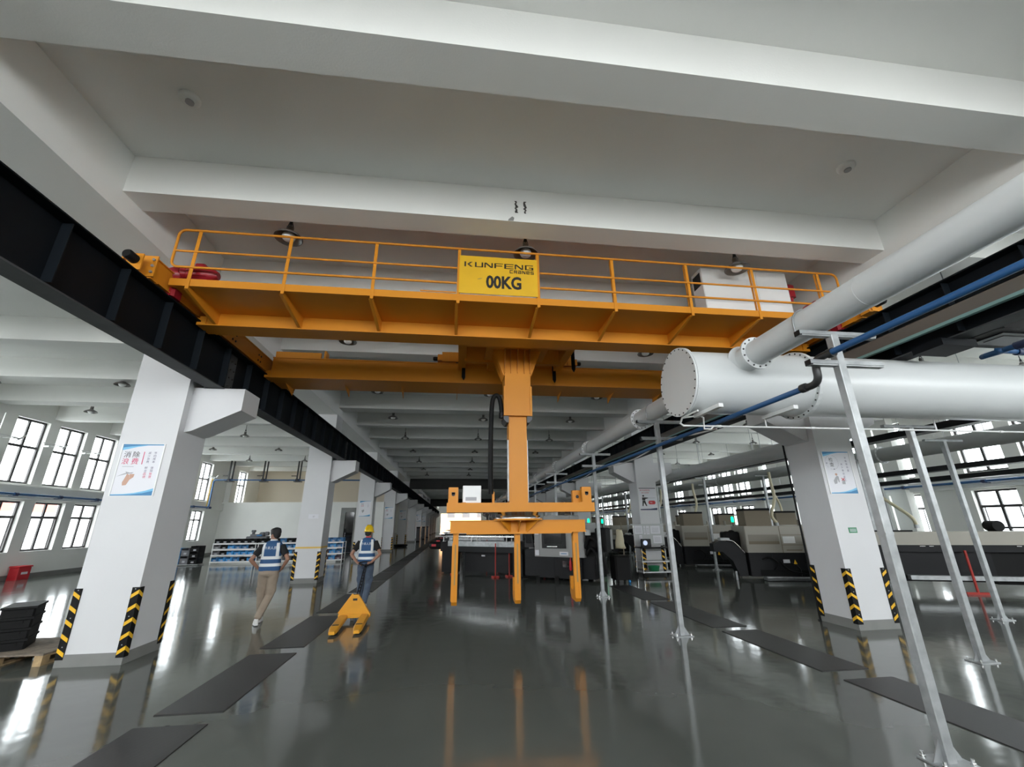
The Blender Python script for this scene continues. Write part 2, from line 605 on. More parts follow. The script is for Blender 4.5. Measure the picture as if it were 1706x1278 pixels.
def guard(parent, x, y, sx, sy_):
    k = (sx, sy_)
    if k not in gcache:
        gcache[k] = guard_mb(sx=sx, sy_=sy_).mesh('corner_guard', ['black', 'yellow', 'galv'])
    o = bpy.data.objects.new('corner_guard', gcache[k])
    COL.objects.link(o)
    o.parent = parent
    po = ORG[parent.name]
    o.location = (x - po[0], y - po[1], -po[2])
    ORG[o.name] = (x, y, 0)


def corbel(mb, xa, y0, y1, d):
    """bracket carrying the runway beam, d = +1 towards +x"""
    prof = [(0, 3.26), (0.36, 3.26 + 0.0), (0.78, 3.60), (0.78, 3.95), (0, 3.95)]
    prof = [(0, 3.20), (0.10, 3.22), (0.80, 3.58), (0.80, 3.95), (0, 3.95)]
    if d > 0:
        mb.prism([(u, v) for u, v in prof], (xa, y1, 0), (1, 0, 0), (0, 0, 1), y1 - y0)
    else:
        mb.prism([(u, v) for u, v in prof], (xa, y0, 0), (-1, 0, 0), (0, 0, 1), y1 - y0)


for k, y in enumerate(COLY):
    for side, x0, x1 in (('l', LCX0, LCX1), ('r', RCX0, RCX1)):
        mb = MB().box(x0, y, 0.0, x1, y + CDEP, 5.6)
        corbel(mb, x1 - 0.003, y + 0.14, y + CDEP - 0.06, 1)
        if side == 'r':
            corbel(mb, x0 + 0.003, y + 0.14, y + CDEP - 0.06, -1)
        c = mb.build('column', 'column', kind='structure')
        MB().box(x0 - 0.008, y - 0.008, 0.001, x1 + 0.008, y + CDEP + 0.008, 0.15).build('plinth', 'plinth', c)
        if k <= 5:
            for gx, sx in ((x0, -1), (x1, 1)):
                for gy, s2 in ((y, -1), (y + CDEP, 1)):
                    guard(c, gx, gy, sx, s2)

# ---- window walls
WZ = ((0.95, 2.73), (3.35, 5.69))
wys = []
for mth in range(-3, 6):
    for q in (-1, 0, 1, 2):
        wys.append(17.12 + BAY * mth + 1.77 * q)
wys = [y for y in wys if YB + 0.5 < y < 58 and not 31 < y < 33.5 and not 35 < y < 38]
WW = 1.32


def window_wall(name, xin, out):
    """xin inner face, out = direction of the outside (-1 or +1)"""
    mb = MB()
    a, b = xin, xin + 0.3 * out
    mb.box(a, YB, 0, b, YF, WZ[0][0])
    mb.box(a, YB, WZ[0][1], b, YF, WZ[1][0])
    mb.box(a, YB, WZ[1][1], b, YF, ZC)
    edges = [YB] + [v for y in wys for v in (y, y + WW)] + [YF]
    for i in range(0, len(edges), 2):
        for z0, z1 in WZ:
            mb.box(a, edges[i], z0, b, edges[i + 1], z1)
    # ledge band between the two tiers and piers at the column lines
    mb.box(a, YB, 2.80, a - 0.16 * out, YF, 3.26)
    for y in COLY:
        mb.box(a, y + 0.05, 0, a - 0.35 * out, y + 0.72, ZC)
    return mb.build(name, 'wall', kind='structure')


window_wall('wall_left', XL, -1)
window_wall('wall_right', XR, 1)
MB().box(XL, YB, 0.001, XL + 0.025, 32.2, 0.16).build('baseboard_left', 'plinth', kind='structure')
MB().box(XR - 0.025, YB, 0.001, XR, 58, 0.16).build('baseboard_right', 'plinth', kind='structure')


def window_proto(upper):
    """window in the y-z plane, origin at its lower corner, frame 60 mm deep"""
    h = WZ[1][1] - WZ[1][0] if upper else WZ[0][1] - WZ[0][0]
    f = 0.07
    mb = MB()
    mb.box(-0.03, 0, 0, 0.03, f, h)
    mb.box(-0.03, WW - f, 0, 0.03, WW, h)
    mb.box(-0.03, f, 0, 0.03, WW - f, f)
    mb.box(-0.03, f, h - f, 0.03, WW - f, h)
    zt = h * 0.55 if upper else h * 0.66
    mb.box(-0.028, f, zt, 0.028, WW - f, zt + 0.09)
    mb.box(-0.028, WW / 2 - 0.042, f, 0.028, WW / 2 + 0.042, zt)
    mb.box(-0.028, WW / 2 - 0.042, zt + 0.09, 0.028, WW / 2 + 0.042, h - f)
    if not upper:
        mb.box(0.03, f + 0.08, f + 0.0, 0.05, f + 0.11, zt)
        mb.box(0.03, WW - f - 0.11, f + 0.0, 0.05, WW - f - 0.08, zt)
    fme = mb.mesh('window_frame', 'frame')
    pm = []
    for ya, yb in ((f, WW / 2 - 0.042), (WW / 2 + 0.042, WW - f)):
        for za, zb in ((f, zt), (zt + 0.09, h - f)):
            pm.append(MB().box(-0.004, ya, za, 0.004, yb, zb).mesh('window_pane', 'glass'))
    return fme, pm


wp = {False: window_proto(False), True: window_proto(True)}
wn_ = 0
for xw, sgn in ((XL - 0.17, 1), (XR + 0.17, -1)):
    for y in wys:
        for up_ in (False, True):
            wn_ += 1
            fme, pm = wp[up_]
            o = bpy.data.objects.new('window_%d' % wn_, fme)
            o['kind'] = 'structure'
            COL.objects.link(o)
            z = WZ[1][0] if up_ else WZ[0][0]
            o.location = (xw, y, z)
            if sgn < 0:
                o.rotation_euler = (0, 0, math.pi)
                o.location.y = y + WW
            for p in pm:
                c = bpy.data.objects.new('window_pane', p)
                COL.objects.link(c)
                c.parent = o

# unseen end behind the camera, openings set high to brighten the beam fronts
mb = MB()
mb.box(XL, YB - 0.3, 0, XR, YB, 3.2)
mb.box(XL, YB - 0.3, 6.15, XR, YB, ZC)
for x in [XL + i * (XR - XL) / 12 for i in range(13)]:
    mb.box(x - 0.22, YB - 0.3, 3.2, x + 0.22, YB, 6.15)
mb.build('wall_rear', 'wall', kind='structure')

# far end wall with the open gate
mb = MB()
mb.box(XL, YF, 0, -3.8, YF + 0.3, ZC)
mb.box(6.2, YF, 0, XR, YF + 0.3, ZC)
mb.box(-3.8, YF, 4.4, 6.2, YF + 0.3, ZC)
mb.build('wall_far', 'wall', kind='structure')
b1 = MB().box(-14, 150, -0.25, 30, 160, 11)
for k in range(8):
    b1.box(-13 + k * 5, 149.9, 4, -10.5 + k * 5, 150.01, 6.5, 1)
b1.build('building', ['extwarm', 'frame'], kind='structure', label='building seen through the far gate, warm light put into its colour')  # warm light beyond the gate is put into the wall colour
# neighbours seen faintly through the left and right windows
b2 = MB().box(-62, -20, -0.25, -48, 60, 3.6).box(-62.3, -20.2, 3.6, -47.6, 60.2, 4.7, 1)
b2.build('building', ['extpale', 'extred'], kind='structure', label='low pale building with a red roof edge beyond the left windows')
b3 = MB().box(52, -30, -0.25, 70, 90, 3.4)
b3.build('building', ['extpale'], kind='structure', label='low pale building beyond the right windows')

# ---- partition of the left bay with the recess above it
mb = MB()
PY = 32.25
mb.box(XL + 0.001, PY, 0, -8.05, PY + 0.2, 3.35)
mb.box(-7.05, PY, 0, LCX0 + 0.05, PY + 0.2, 3.35)
mb.box(-8.05, PY, 2.95, -7.05, PY + 0.2, 3.35)
mb.build('wall_partition', 'wall', kind='structure')
MB().box(XL + 0.001, 37.5, 3.2, LCX0 - 0.1, 37.7, ZC - 0.01).box(XL + 0.001, PY + 0.2, 3.2, LCX0 - 0.1, 37.5, 3.34).build('wall_recess', 'beigewall', kind='structure')
d = MB()
d.box(-8.05, PY - 0.03, 0, -7.75, PY + 0.22, 2.95).box(-7.13, PY - 0.03, 0, -7.05, PY + 0.22, 2.95).box(-7.75, PY - 0.03, 2.65, -7.13, PY + 0.22, 2.95)
d1 = d.build('door_1', 'plinth', kind='structure')
MB().box(-7.75, PY + 0.08, 0.01, -7.13, PY + 0.12, 2.65).build('door_leaf', 'glassdark', d1)
MB().cyl((-7.66, PY + 0.06, 1.0), (-7.66, PY + 0.06, 1.3), 0.012, 8).build('door_handle', 'chrome', d1)

# ---- black tread plate covers over the floor trenches
tread_me = MB().rbox(-0.32, -0.5, 0.0, 0.32, 0.5, 0.008, 0.004).mesh('trench_cover', 'tread')
names = ['nearest', 'second', 'third', 'fourth', 'fifth', 'sixth', 'seventh', 'eighth', 'ninth', 'tenth', 'eleventh', 'twelfth']
li = [(2.75, 5.04), (5.31, 7.35), (7.66, 10.02), (10.37, 12.93), (13.2, 15.6), (15.8, 18.4)]
li += [(18.65 + 2.7 * k, 21.1 + 2.7 * k) for k in range(28)]
ri = [(2.9, 5.15), (5.44, 7.5), (7.75, 10.26), (10.58, 13.0)]


def cover(x, y0, y1, lab, grp):
    o = bpy.data.objects.new('trench_cover', tread_me)
    COL.objects.link(o)
    o.location = (x, (y0 + y1) / 2, 0.0005)
    o.scale = (1, y1 - y0, 1)
    ORG[o.name] = (x, (y0 + y1) / 2, 0)
    tag(o, lab, 'floor cover', grp)


for i, (a, b) in enumerate(li):
    if i < 12:
        cover(-2.55, a, b, 'black tread plate trench cover in the left row, %s from the camera' % names[i], 'trench covers in the left row')
    else:
        cover(-2.55, a, b, 'far black tread plate trench cover beyond the twelfth in the left row', 'far trench covers in the left row')
for i, (a, b) in enumerate(ri):
    cover(4.79, a, b, 'black tread plate trench cover in the right row, %s from the camera' % names[i], 'trench covers in the right row')

# ================================================================== OVERHEAD CRANE
RZ0, RZ1 = 3.955, 4.72            # runway beam


def runway(xc, label):
    t = thing('crane_runway_beam', label, 'beam', (xc, 50, RZ0))
    L0, L1 = -4.4, 105
    mb = MB()
    mb.box(xc - 0.012, L0, RZ0 + 0.018, xc + 0.012, L1, RZ1 - 0.018)
    mb.build('web', 'steel', t)
    MB().box(xc - 0.13, L0, RZ0, xc + 0.13, L1, RZ0 + 0.018).build('bottom_flange', 'steelfl', t)
    MB().box(xc - 0.15, L0, RZ1 - 0.018, xc + 0.15, L1, RZ1).build('top_flange', 'steel', t)
    MB().box(xc - 0.035, L0, RZ1, xc + 0.035, L1, RZ1 + 0.045).build('crane_rail', 'darkmetal', t)
    org = ORG[t.name]
    me = MB().box(0.012, -0.006, RZ0 + 0.06, 0.115, 0.006, RZ1 - 0.02).box(-0.115, -0.006, RZ0 + 0.06, -0.012, 0.006, RZ1 - 0.02).mesh('stiffener_plate', 'steelst', (0, 0, org[2]))
    y = -4.0
    while y < L1:
        o = bpy.data.objects.new('stiffener_plate', me)
        COL.objects.link(o)
        o.parent = t
        o.location = (0, y - org[1], 0)
        y += 0.81
    for y in COLY:
        pm = MB().box(xc - 0.16, y + 0.12, RZ0 - 0.012, xc + 0.16, y + 0.74, RZ0 + 0.001)
        pm.box(xc + 0.012, y + 0.39, RZ0 + 0.05, xc + 0.022, y + 0.61, RZ1 - 0.04)
        for k in range(4):
            for dy in (-0.06, 0.06):
                pm.cyl((xc + 0.022, y + 0.5 + dy, RZ0 + 0.14 + k * 0.15), (xc + 0.038, y + 0.5 + dy, RZ0 + 0.14 + k * 0.15), 0.016, 6, 1)
        pm.build('splice_plate', ['steelfl', 'ink'], t)
    return t


runway(-4.09, 'black steel runway girder with stiffeners along the left column row')
rw = runway(6.37, 'black steel runway girder with stiffeners above the white header drum on the right')
MB().box(6.1, 4.2, 3.86, 6.62, 4.58, 3.954).build('bearing_box', 'steel', rw)
# conductor rail bracketed to the near side of the right runway beam
cdr = thing('conductor_rail', 'brownish grey conductor rail with a teal edge along the right black runway girder', 'rail', (6.15, 30, 4.1))
MB().box(6.10, -4.4, 4.13, 6.13, 60, 4.30).box(6.10, -4.4, 4.29, 6.20, 60, 4.30).build('rail_channel', 'railbrown', cdr)
MB().box(6.09, -4.4, 4.09, 6.15, 60, 4.13).build('rail_cover', 'teal', cdr)
for k in range(24):
    MB().box(6.13, -4 + k * 2.7, 4.2, 6.36, -3.96 + k * 2.7, 4.23).build('rail_bracket', 'steelst', cdr)

CX0, CX1 = -4.09, 6.37
cr = thing('overhead_crane', 'orange double girder overhead crane bridge with railed walkway and yellow sign', 'crane', (1.14, 7.6, 4.77))
G1, G2 = (6.30, 6.66), (8.70, 9.06)
GZ0, GZ1 = 4.65, 5.10
for a, bb in (G1, G2):
    mb = MB().box(CX0 + 0.2, a, GZ0, CX1 - 0.2, bb, GZ0 + 0.016).box(CX0 + 0.2, a, GZ1 - 0.016, CX1 - 0.2, bb, GZ1)
    mb.box(CX0 + 0.2, a + 0.03, GZ0 + 0.016, CX1 - 0.2, a + 0.042, GZ1 - 0.016).box(CX0 + 0.2, bb - 0.042, GZ0 + 0.016, CX1 - 0.2, bb - 0.03, GZ1 - 0.016)
    mb.box(CX0 + 0.25, (a + bb) / 2 - 0.025, GZ1, CX1 - 0.25, (a + bb) / 2 + 0.025, GZ1 + 0.04)
    mb.build('bridge_girder', 'orange', cr)

for sgn, xc in ((1, CX0), (-1, CX1)):
    et = MB()
    et.box(xc - 0.11, 5.22, 4.775, xc + 0.11, 10.15, 5.06)
    et.box(xc - 0.13, 5.22, 5.06, xc + 0.13, 10.15, 5.075).box(xc - 0.13, 5.35, 4.77, xc + 0.13, 10.0, 4.785)
    e = et.build('end_truck', 'orange', cr)
    for yy, dy in ((5.22, -1), (10.15, 1)):
        bk = MB()
        bk.box(xc - 0.15, yy, 4.79, xc + 0.15, yy + 0.02 * dy, 5.09)
        bk.box(xc - 0.15, yy, 4.79, xc - 0.13, yy + 0.17 * dy, 5.0).box(xc + 0.13 - 0.26, yy, 4.79, xc + 0.0, yy + 0.17 * dy, 4.805)
        bk.box(xc - 0.09, yy + 0.15 * dy, 4.79, xc + 0.09, yy + 0.17 * dy, 5.02)
        for bx in (-0.12, 0.115):
            for bz in (4.85, 4.94, 5.03):
                bk.cyl((xc + bx, yy + 0.02 * dy, bz), (xc + bx, yy + 0.04 * dy, bz), 0.018, 8, 1)
        bk.build('bumper_bracket', ['orange', 'galv'], e)
        MB().lathe([(0.0, 0), (0.058, 0), (0.062, 0.02), (0.062, 0.13), (0.05, 0.15), (0, 0.15)]).build('tmp', 'black') if False else None
        MB().tube([(xc, yy + 0.165 * dy, 4.93), (xc, yy + 0.29 * dy, 4.93), (xc, yy + 0.31 * dy, 4.93)], [0.062, 0.062, 0.045], 16).build('bumper', 'black', e)
    for yy in (5.75, 9.6):
        MB().cyl((xc - 0.05, yy, 4.875), (xc + 0.05, yy, 4.875), 0.11, 18).build('wheel', 'darkmetal', e)
    hs = MB()
    for yy in (7.35, 8.35):
        for ax in (-0.05, 0.05):
            for az in (0.09, 0.2):
                hs.cyl((xc + 0.111 * sgn, yy + ax, 4.775 + az), (xc + 0.118 * sgn, yy + ax, 4.775 + az), 0.02, 8)
    hs.build('bolt_head', 'ink', e)
    for y0, y1 in (G1, G2):
        MB().box(xc + 0.09 * sgn, y0 + 0.01, 4.655, xc + 0.22 * sgn, y1 - 0.01, 4.80).build('girder_seat', 'orange', cr)

    # red travel drive: gearbox, motor, fins
    def drive(yc):
        x = xc + 0.12 * sgn
        mm = MB()
        mm.tube([(x - 0.10 * sgn, yc, 5.08), (x - 0.02 * sgn, yc, 5.10), (x + 0.04 * sgn, yc, 5.12)], [0.12, 0.13, 0.10], 12)
        mm.rbox(min(x - 0.12 * sgn, x + 0.05 * sgn), yc - 0.10, 4.74, max(x - 0.12 * sgn, x + 0.05 * sgn), yc + 0.10, 5.16, 0.03)
        mm.cyl((x + 0.03 * sgn, yc, 5.13), (x + 0.13 * sgn, yc, 5.13), 0.09, 12)
        mo = mm.build('drive_gearbox', 'red', cr)
        m2 = MB()
        m2.tube([(x + 0.12 * sgn, yc, 5.13), (x + 0.15 * sgn, yc, 5.13), (x + 0.40 * sgn, yc, 5.13), (x + 0.46 * sgn, yc, 5.13), (x + 0.51 * sgn, yc, 5.13)], [0.09, 0.11, 0.11, 0.09, 0.05], 14)
        for k in range(12):
            an = 2 * math.pi * k / 12
            m2.bar((x + 0.17 * sgn, yc + 0.115 * math.cos(an), 5.13 + 0.115 * math.sin(an)), (x + 0.39 * sgn, yc + 0.115 * math.cos(an), 5.13 + 0.115 * math.sin(an)), 0.012, 0.012)
        m2.rbox(min(x + 0.2 * sgn, x + 0.34 * sgn), yc - 0.07, 5.22, max(x + 0.2 * sgn, x + 0.34 * sgn), yc + 0.07, 5.285, 0.015)
        m2.build('drive_motor', 'red', cr)
    drive(5.68)
    drive(9.68)

# walkways: deck, fascia, brackets
PX0, PX1 = -3.95, 6.24
MB().box(PX0, 5.50, 4.862, PX1, 6.33, 4.874).build('walkway_deck', 'orange', cr)
MB().box(PX0, 5.494, 4.846, PX1, 5.506, 4.955).box(PX0, 5.506, 4.846, PX1, 5.55, 4.854).build('walkway_fascia', 'orange', cr)
MB().box(PX0, 9.03, 4.652, PX1, 9.50, 4.664).box(PX0, 9.494, 4.652, PX1, 9.506, 4.76).build('walkway_deck', 'orange', cr)
postx = [-3.71, -2.49, -1.29, -0.07, 1.13, 2.33, 3.58, 4.74, 5.95]
for x in postx:
    yo, yi = 5.51, 6.33
    mb = MB().prism([(0, 4.862), (0, 4.80), (yi - yo, 4.66), (yi - yo, 4.862)], (x - 0.004, yo, 0), (0, 1, 0), (0, 0, 1), 0.008)
    mb.bar((x - 0.0265, yo, 4.803), (x - 0.0265, yi, 4.665), 0.036, 0.006)
    mb.build('walkway_bracket', 'orange', cr)
    MB().bar((x, yo - 0.022, 4.80), (x, yo - 0.022, 5.725), 0.045, 0.008, up=(0, 1, 0)).bar((x - 0.0195, yo + 0.016, 4.957), (x - 0.0195, yo + 0.016, 5.725), 0.006, 0.036, up=(0, 1, 0)).build('rail_post', 'orange', cr)
    MB().prism([(0, 4.652), (0.46, 4.50), (0.46, 4.652)], (x - 0.004, 9.05, 0), (0, 1, 0), (0, 0, 1), 0.01).build('walkway_bracket', 'orange', cr)


def rail_loop(yo, r=0.0175):
    z1, z0 = 5.73, 5.13
    x0, x1 = PX0 - 0.03, PX1 + 0.06
    R = 0.09
    mb = MB()

    def arc(cx, cz, a0, a1):
        return [(cx + R * math.cos(a0 + (a1 - a0) * t / 5), yo, cz + R * math.sin(a0 + (a1 - a0) * t / 5)) for t in range(6)]
    pi = math.pi
    pts = [(0, yo, z0)] + arc(x0 + R, z0 + R, -pi / 2, -pi)
    pts += arc(x0 + R, z1 - R, pi, pi / 2) + arc(x1 - R, z1 - R, pi / 2, 0) + arc(x1 - R, z0 + R, 0, -pi / 2)
    left = pts[:1 + 6]
    mb.tube([(-0.1, yo, z0)] + pts[1:-1] + [pts[-1], (1.16, yo, z0)], r, 8)
    mid = 5.385
    mb.tube([(x0, yo, mid), (-0.1, yo, mid)], r * 0.9, 8)
    mb.tube([(1.16, yo, mid), (x1, yo, mid)], r * 0.9, 8)
    mb.tube([(-0.62, yo, 4.972), (-0.1, yo, 4.972)], r * 0.6, 8)
    return mb


rail_loop(5.485).build('handrail', 'orange', cr)
MB().box(-3.85, 8.72, 5.1, -2.95, 8.78, 5.23).box(-2.88, 8.7, 5.1, -2.84, 8.9, 5.27).box(5.3, 8.72, 5.1, 6.1, 8.78, 5.23).build('girder_end_plate', 'orange', cr)

# the sign between two posts, with its lettering
SY = 5.468
sx0, sx1, sz0, sz1 = -0.065, 1.118, 4.962, 5.605
sg = MB().box(sx0, SY, sz0, sx1, SY + 0.012, sz1)
sign = sg.build('sign_board', 'signy', cr)
sw, sh = sx1 - sx0, sz1 - sz0
lt = MB()


def sq(u0, v0, u1, v1):                       # rectangle in sign units, v from the top
    lt.box(sx0 + u0 * sw, SY - 0.004, sz1 - v0 * sh, sx0 + u1 * sw, SY - 0.0005, sz1 - v1 * sh)


def sp(pts):
    lt.prism([(sx0 + u * sw, sz1 - v * sh) for u, v in pts][::-1], (0, SY - 0.0005, 0), (1, 0, 0), (0, 0, 1), 0.0035)


T0, T1 = 0.165, 0.295                          # K U N F E N G
sq(0.062, T0, 0.082, T1)
sp([(0.135, T0 + .005), (0.165, T0 - .0), (0.122, 0.228), (0.165, T1), (0.140, T1), (0.098, 0.228)])
sq(0.195, T0, 0.215, T1); sq(0.195, T1 - 0.016, 0.295, T1); sq(0.279, T0, 0.299, T1)
sq(0.315, T0, 0.333, T1); sq(0.405, T0, 0.423, T1); sp([(0.315, T0), (0.342, T0), (0.423, T1), (0.396, T1)])
sq(0.442, T0, 0.464, T1); sq(0.442, T0, 0.555, T0 + 0.017); sq(0.442, 0.223, 0.545, 0.243)
sq(0.570, T0, 0.594, T1); sq(0.570, T0, 0.690, T0 + 0.017); sq(0.570, 0.223, 0.685, 0.240); sq(0.570, T1 - 0.017, 0.690, T1)
sq(0.705, T0, 0.723, T1); sq(0.797, T0, 0.815, T1); sp([(0.705, T0), (0.732, T0), (0.815, T1), (0.788, T1)])
sq(0.838, T0, 0.860, T1); sq(0.838, T0, 0.945, T0 + 0.017); sq(0.838, T1 - 0.017, 0.948, T1); sq(0.925, 0.225, 0.948, T1); sq(0.890, 0.225, 0.948, 0.243)
R0, R1, e = 0.325, 0.410, 0.011                # CRANES, thin
rm = (R0 + R1) / 2
h_ = 0.016
c0 = 0.640
wl, gp = 0.042, 0.012
xs = [c0 + i * (wl + gp) for i in range(6)]
x = xs[0]; sq(x, R0, x + e * .8, R1); sq(x, R0, x + wl, R0 + h_); sq(x, R1 - h_, x + wl, R1)
x = xs[1]; sq(x, R0, x + e * .8, R1); sq(x, R0, x + wl, R0 + h_); sq(x, rm - h_ / 2, x + wl, rm + h_ / 2); sq(x + wl - e * .8, R0, x + wl, rm); sp([(x + wl * .45, rm), (x + wl * .7, rm), (x + wl, R1), (x + wl * .75, R1)])
x = xs[2]; sq(x, R0, x + wl, R0 + h_); sq(x + wl - e * .8, R0, x + wl, R1); sq(x, rm - h_ / 2, x + wl, rm + h_ / 2); sq(x, rm, x + e * .8, R1); sq(x, R1 - h_, x + wl, R1)
x = xs[3]; sq(x, R0, x + e * .8, R1); sq(x + wl - e * .8, R0, x + wl, R1); sp([(x, R0), (x + wl * .3, R0), (x + wl, R1), (x + wl * .7, R1)])
x = xs[4]; sq(x, R0, x + e * .8, R1); sq(x, R0, x + wl, R0 + h_); sq(x, rm - h_ / 2, x + wl, rm + h_ / 2); sq(x + wl - e * .8, R0, x + wl, rm); sq(x, R1 - h_, x + wl, R1)
x = xs[5]; sq(x, R0, x + wl, R0 + h_); sq(x, R0, x + e * .8, rm); sq(x, rm - h_ / 2, x + wl, rm + h_ / 2); sq(x + wl - e * .8, rm, x + wl, R1); sq(x, R1 - h_, x + wl, R1)
vs, fs, w = text2d('00KG', 0.345 * sh, bold=0.035)
k = 0.45 * sw / w
lt.flat([(a * k, b) for a, b in vs], fs, (sx0 + 0.338 * sw, SY - 0.003, sz1 - 0.845 * sh), (1, 0, 0), (0, 0, 1))
lt.build('sign_lettering', 'ink', sign)
mb = MB()
mb.prism([(0.23, 0.60), (0.27, 0.575), (0.295, 0.585), (0.27, 0.61), (0.24, 0.625)][::-1] and [(sx0 + u * sw, sz1 - v * sh) for u, v in [(0.235, 0.625), (0.27, 0.61), (0.295, 0.58), (0.27, 0.588), (0.228, 0.615)]], (0, SY - 0.0003, 0), (1, 0, 0), (0, 0, 1), 0.001)
mb.build('sign_scuff', 'scuff', sign)

# electrical cabinet on the walkway
ec = MB().box(4.16, 5.96, 4.95, 5.80, 6.26, 6.02)
ec.box(4.17, 5.952, 4.97, 5.18, 5.962, 6.0).box(5.195, 5.952, 4.97, 5.79, 5.962, 6.0)
ecb = ec.build('electrical_cabinet', 'white', cr)
mb = MB()
for k in range(7):
    mb.box(4.152, 6.02, 5.72 + k * 0.03, 4.159, 6.2, 5.735 + k * 0.03)
mb.box(4.154, 6.0, 5.70, 4.1595, 6.22, 5.95, 0)
mb.build('vent_grille', 'darkmetal', ecb)
MB().box(4.2, 5.98, 4.875, 4.32, 6.2, 4.95).box(5.62, 5.98, 4.875, 5.74, 6.2, 4.95).build('cabinet_foot', 'darkmetal', ecb)
mb = MB().rbox(5.83, 6.0, 5.58, 5.99, 6.14, 5.84, 0.03).cyl((5.91, 6.07, 5.50), (5.91, 6.07, 5.6), 0.04, 10)
mb.bar((5.80, 6.07, 5.75), (5.85, 6.07, 5.75), 0.03, 0.03)
mb.build('alarm_horn', 'red', cr)

# ---------------------------------------------------------------- trolley, mast, lifting frame
MX, MY = 1.075, 7.68
tr_ = thing('hoist_trolley', 'orange crane trolley with telescopic mast carrying a three hook lifting frame', 'hoist', (MX, MY, 0.5))
TZ = GZ1 + 0.04
fr = MB()
for yy in (6.48, 8.88):
    fr.box(MX - 1.35, yy - 0.11, TZ + 0.03, MX + 1.35, yy + 0.11, TZ + 0.25)
for xx in (-1.05, -0.42, 0.42, 1.05):
    fr.box(MX + xx - 0.08, 6.4, TZ - 0.18, MX + xx + 0.08, 8.95, TZ + 0.2)
fr.box(MX - 1.0, 7.2, TZ - 0.24, MX + 1.0, 7.3, TZ + 0.1).box(MX - 1.0, 8.05, TZ - 0.24, MX + 1.0, 8.15, TZ + 0.1)
fr.box(MX - 0.6, 7.15, TZ - 0.20, MX + 0.6, 8.2, TZ - 0.17)
fr.build('trolley_frame', 'orange', tr_)
for xx in (-1.1, 1.1):
    for yy in (6.48, 8.88):
        MB().cyl((MX + xx, yy - 0.06, TZ + 0.06), (MX + xx, yy + 0.06, TZ + 0.06), 0.095, 16).build('trolley_wheel', 'darkmetal', tr_)
for sx in (-1, 1):
    for yy in (6.48, 8.88):
        bx = MX + sx * 1.35
        mb = MB().box(bx, yy - 0.13, TZ + 0.02, bx + sx * 0.14, yy + 0.13, TZ + 0.24).box(bx + sx * 0.14, yy - 0.08, TZ + 0.06, bx + sx * 0.24, yy + 0.08, TZ + 0.2)
        b_o = mb.build('bumper_bracket', 'orange', tr_)
        MB().tube([(bx + sx * 0.24, yy, TZ + 0.12), (bx + sx * 0.31, yy, TZ + 0.12), (bx + sx * 0.34, yy, TZ + 0.12)], [0.045, 0.048, 0.038], 12).build('bumper', 'black', b_o)
# anti-lift claws, black
for xx, yy in ((-1.02, 8.62), (0.98, 8.62), (1.22, 7.9)):
    mb = MB().prism([(0, 0), (0.075, 0), (0.075, -0.52), (0.045, -0.58), (0.0, -0.50)], (MX + xx - 0.03, yy, TZ + 0.12), (1, 0, 0), (0, 0, 1), 0.02)
    mb.build('guide_claw', 'black', tr_)
for (xa, xb) in ((-0.95, -0.45), (0.45, 1.0)):
    MB().box(MX + xa, 7.31, TZ - 0.03, MX + xb, 7.34, TZ + 0.02).build('frame_slot', 'ink', tr_)

# outer mast
o0, o1 = MX - 0.245, MX + 0.245
oz0, oz1 = 3.63, TZ - 0.2
mo = MB()
mo.box(o0, MY - 0.22, oz0, o1, MY - 0.208, oz1).box(o0, MY + 0.208, oz0, o1, MY + 0.22, oz1)
mo.box(o0, MY - 0.208, oz0, o0 + 0.012, MY + 0.208, oz1).box(o1 - 0.012, MY - 0.208, oz0, o1, MY + 0.208, oz1)
mo.box(o0 - 0.02, MY - 0.235, oz0, o0 + 0.02, MY - 0.2, 4.2).box(o1 - 0.02, MY - 0.235, oz0, o1 + 0.02, MY - 0.2, 4.2)
mo.box(o0 - 0.02, MY - 0.24, oz0, o1 + 0.02, MY + 0.24, oz0 + 0.018)
for xx in (-0.24, -0.13, 0.0, 0.13, 0.24):
    mo.prism([(0, oz1 - 0.48), (-0.02, oz1 - 0.48), (-0.16, oz1), (0, oz1)], (MX + xx + 0.005, MY - 0.22, 0), (0, 1, 0), (0, 0, 1), -0.01)
for sx in (-1, 1):
    for yy in (-0.19, -0.07, 0.07, 0.19):
        e_ = MX + sx * 0.245
        mo.prism([(0, oz1 - 0.52), (0.02, oz1 - 0.52), (0.22, oz1), (0, oz1)], (e_, MY + yy, 0), (sx, 0, 0), (0, 0, 1), 0.01)
outer = mo.build('outer_mast', 'orange', tr_)
for sx in (-1, 1):
    MB().prism([(0.17, oz0), (0.265, oz0), (0.265, oz0 - 0.06), (0.21, oz0 - 0.12), (0.17, oz0 - 0.12)], (MX, MY - 0.2, 0), (sx, 0, 0), (0, 0, 1), 0.4 * -sx).build('guide_block', 'darkmetal', tr_)
# inner mast
i0, i1 = MX - 0.165, MX + 0.165
im = MB().box(i0, MY - 0.15, 2.09, i1, MY + 0.15, 4.6)
im.box(i0 + 0.03, MY - 0.156, 2.1, i0 + 0.045, MY - 0.149, 3.6)
im.build('inner_mast', 'orange', tr_)
for sx in (-1, 1):
    MB().box(MX + sx * 0.165, MY - 0.10, 2.12, MX + sx * 0.187, MY - 0.02, 3.2).build('guide_rail', 'galv', tr_)
